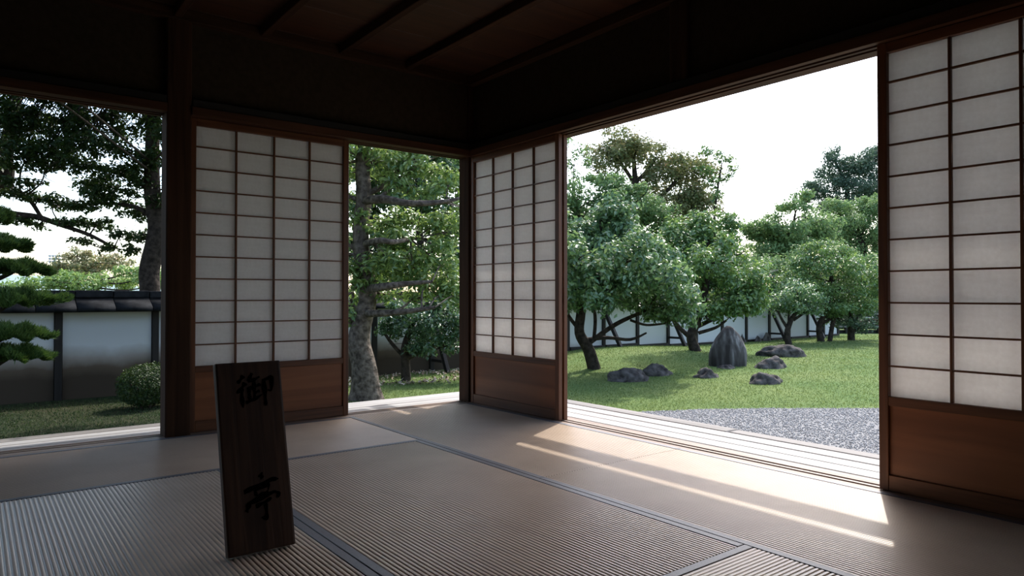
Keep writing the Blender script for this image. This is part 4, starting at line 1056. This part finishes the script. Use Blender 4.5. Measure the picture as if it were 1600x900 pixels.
# cloud-pruned pine: flat pads of upright needles
def pine(data, label):
    trunk, clumps, limbs = data
    trunk = [(trunk[0][0], trunk[0][1], -0.75, trunk[0][3] * 1.2)] + list(trunk)
    t = empty('pruned_pine', trunk[0][:3])
    tag(t, label, 'tree', IN)
    tube('trunk', trunk, M['barkdark'], t, 12, .1)
    for (cx, cy, cz, rx, rz) in clumps:
        q, r = nearest_on(trunk, np.array([cx, cy, cz]))
        c = np.array([cx, cy, cz - rz * .7])
        tube('branch', [(*q, .035), (*((q + c) / 2 + np.array([0, 0, -.03])), .028), (*c, .016)], M['barkdark'], t, 7)
        # pad
        n = int(15000 * rx / .4)
        a = rng.uniform(0, 6.28, n); rr = np.sqrt(rng.random(n))
        lob = 1 + .16 * np.sin(5 * a + cx * 9) + .1 * np.sin(9 * a + cz * 13)
        px = cx + rx * rr * lob * np.cos(a); py = cy + rx * rr * lob * np.sin(a) * .9
        dome = np.sqrt(np.clip(1 - rr ** 2, 0, 1))
        pz = cz - rz * .7 + rz * 1.7 * dome * rng.uniform(.15, 1, n) + .05 * np.sin(px * 17) * np.sin(py * 15)
        L = rng.uniform(.045, .085, n)
        d = np.stack([np.cos(a) * rr * .9, np.sin(a) * rr * .9, np.full(n, .8)], 1) + rng.normal(0, .4, (n, 3))
        d /= np.linalg.norm(d, axis=1)[:, None]
        sd = np.cross(d, rng.normal(size=(n, 3))); sd /= np.linalg.norm(sd, axis=1)[:, None]
        P = np.stack([px, py, pz], 1)
        V = np.stack([P - sd * .007, P + sd * .007, P + d * L[:, None]], 1).reshape(-1, 3)
        me = mesh_np('needle_pad', V - org(t), np.arange(3 * n).reshape(-1, 3), M['pine'])
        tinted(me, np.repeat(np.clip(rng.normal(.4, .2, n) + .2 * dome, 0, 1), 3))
        o = link('needle_pad', me, t); o['kind'] = 'stuff'
    return t
pine(PN, 'cloud-pruned pine with flat needle pads reaching in at the left edge')

# round clipped bush
bu = empty('clipped_bush', (1.72, 9.62, -0.62))
tag(bu, 'round clipped bush on the shaded lawn beside the left post', 'bush')
V, F, T = leaves([(1.72, 9.62, -0.33, .33, .27), (1.62, 9.56, -0.36, .24, .22), (1.90, 9.66, -0.36, .22, .22)], .030, 1.6, shell=.25, lump=.06)
me = mesh_np('foliage', V - org(bu), F, M['maple']); tinted(me, T)
link('foliage', me, bu)['kind'] = 'stuff'
for k in range(5):
    a = k * 1.26
    tube('stem', [(1.72 + .05 * math.cos(a), 9.62 + .05 * math.sin(a), -.68, .015), (1.72 + .12 * math.cos(a), 9.62 + .12 * math.sin(a), -.5, .012), (1.72 + .2 * math.cos(a), 9.62 + .2 * math.sin(a), -.3, .006)], M['barkdark'], bu, 6)

# fallen leaves in a ring under the camellia by the stained wall
n = 700
a = rng.uniform(0, 6.28, n); rr = rng.normal(.95, .22, n)
x = 5.9 + rr * np.cos(a) * 1.1; y = 10.15 + np.clip(rr * np.sin(a) * .6, -9, .60)
z = ground_z(x, y) + rng.uniform(.02, .05, n)
th = rng.uniform(0, 6.28, n); s = rng.uniform(.02, .04, n)
dx, dy = np.cos(th) * s, np.sin(th) * s
tl_ = rng.normal(0, .015, (n, 2))
V = np.stack([np.stack([x - dx, y - dy, z - tl_[:, 0]], 1), np.stack([x + dy * .5, y - dx * .5, z], 1), np.stack([x + dx, y + dy, z + tl_[:, 0]], 1), np.stack([x - dy * .5, y + dx * .5, z + tl_[:, 1]], 1)], 1).reshape(-1, 3)
me = mesh_np('fallen_leaves', V, np.arange(4 * n).reshape(-1, 4), tint_mat('dry_leaf', [(0, (.12, .08, .05)), (.5, (.26, .20, .15)), (1, (.5, .45, .38))]))
tinted(me, np.repeat(rng.random(n), 4))
tag(link('fallen_leaves', me), 'dry fallen leaves scattered on the grass under the small dark camellia', 'fallen leaves', kind='stuff')

# bare pale-twigged shrub between the garden trees
sh = empty('bare_shrub', (19.4, 12.6, -0.6))
tag(sh, 'pale bare-twigged shrub top between the round trees and the spreading green tree', 'shrub')
M['paletwig'] = plain('pale_twig', (.34, .31, .28), .9)
tube('stem', [(19.4, 12.6, -.65, .05), (19.3, 12.6, .6, .04), (19.35, 12.55, 1.3, .025)], M['paletwig'], sh, 7)
for k in range(26):
    a = rng.uniform(0, 6.28); l = rng.uniform(.5, 1.0); z0 = rng.uniform(.7, 1.35)
    q = np.array([19.33, 12.57, z0])
    e = q + np.array([math.cos(a) * l, math.sin(a) * l, rng.uniform(.3, .75)])
    m_ = (q + e) / 2 + np.array([0, 0, .12])
    tube('twig', [(*q, .014), (*m_, .010), (*e, .004)], M['paletwig'], sh, 5, 0)

# distant hill and the floodlight mast at left
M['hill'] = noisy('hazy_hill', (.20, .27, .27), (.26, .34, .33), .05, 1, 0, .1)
def hill_z(x, y):
    return -2 + 7.5 * np.exp(-((x + 10) / 60) ** 2 - ((y - 175) / 20) ** 2) + .35 * np.sin(x * .22) + .25 * np.sin(x * .51 + 1)
struct(link('hill', grid_mesh('hill', np.arange(-150, 120.1, 3), np.arange(130, 220.1, 5), hill_z, M['hill'])))
lm = empty('floodlight_mast', (6.96, 89.0, -0.7))
tag(lm, 'tiny far floodlight mast on the skyline at left above the green trees', 'floodlight')
lm.rotation_euler = (0, 0, -.1)
M['steel'] = plain('pale_steel', (.45, .50, .53), .5)
o = link('pole', box_me('pole', (-.1, -.1, 0), (.1, .1, 5.6), M['steel'], 0), lm)
for r_ in range(3):
    o = link('rack_bar', box_me('rack_bar', (-.6, -.12, 0), (.6, -.1, .05), M['steel'], 0), lm); o.location = (0, 0, 5.15 + r_ * .3)
    for c_ in range(4):
        o = link('lamp_head', box_me('lamp_head', (-.11, -.14, 0), (.11, .10, .22), M['steel'], .03), lm); o.location = (-.42 + c_ * .28, -.14, 5.03 + r_ * .3)
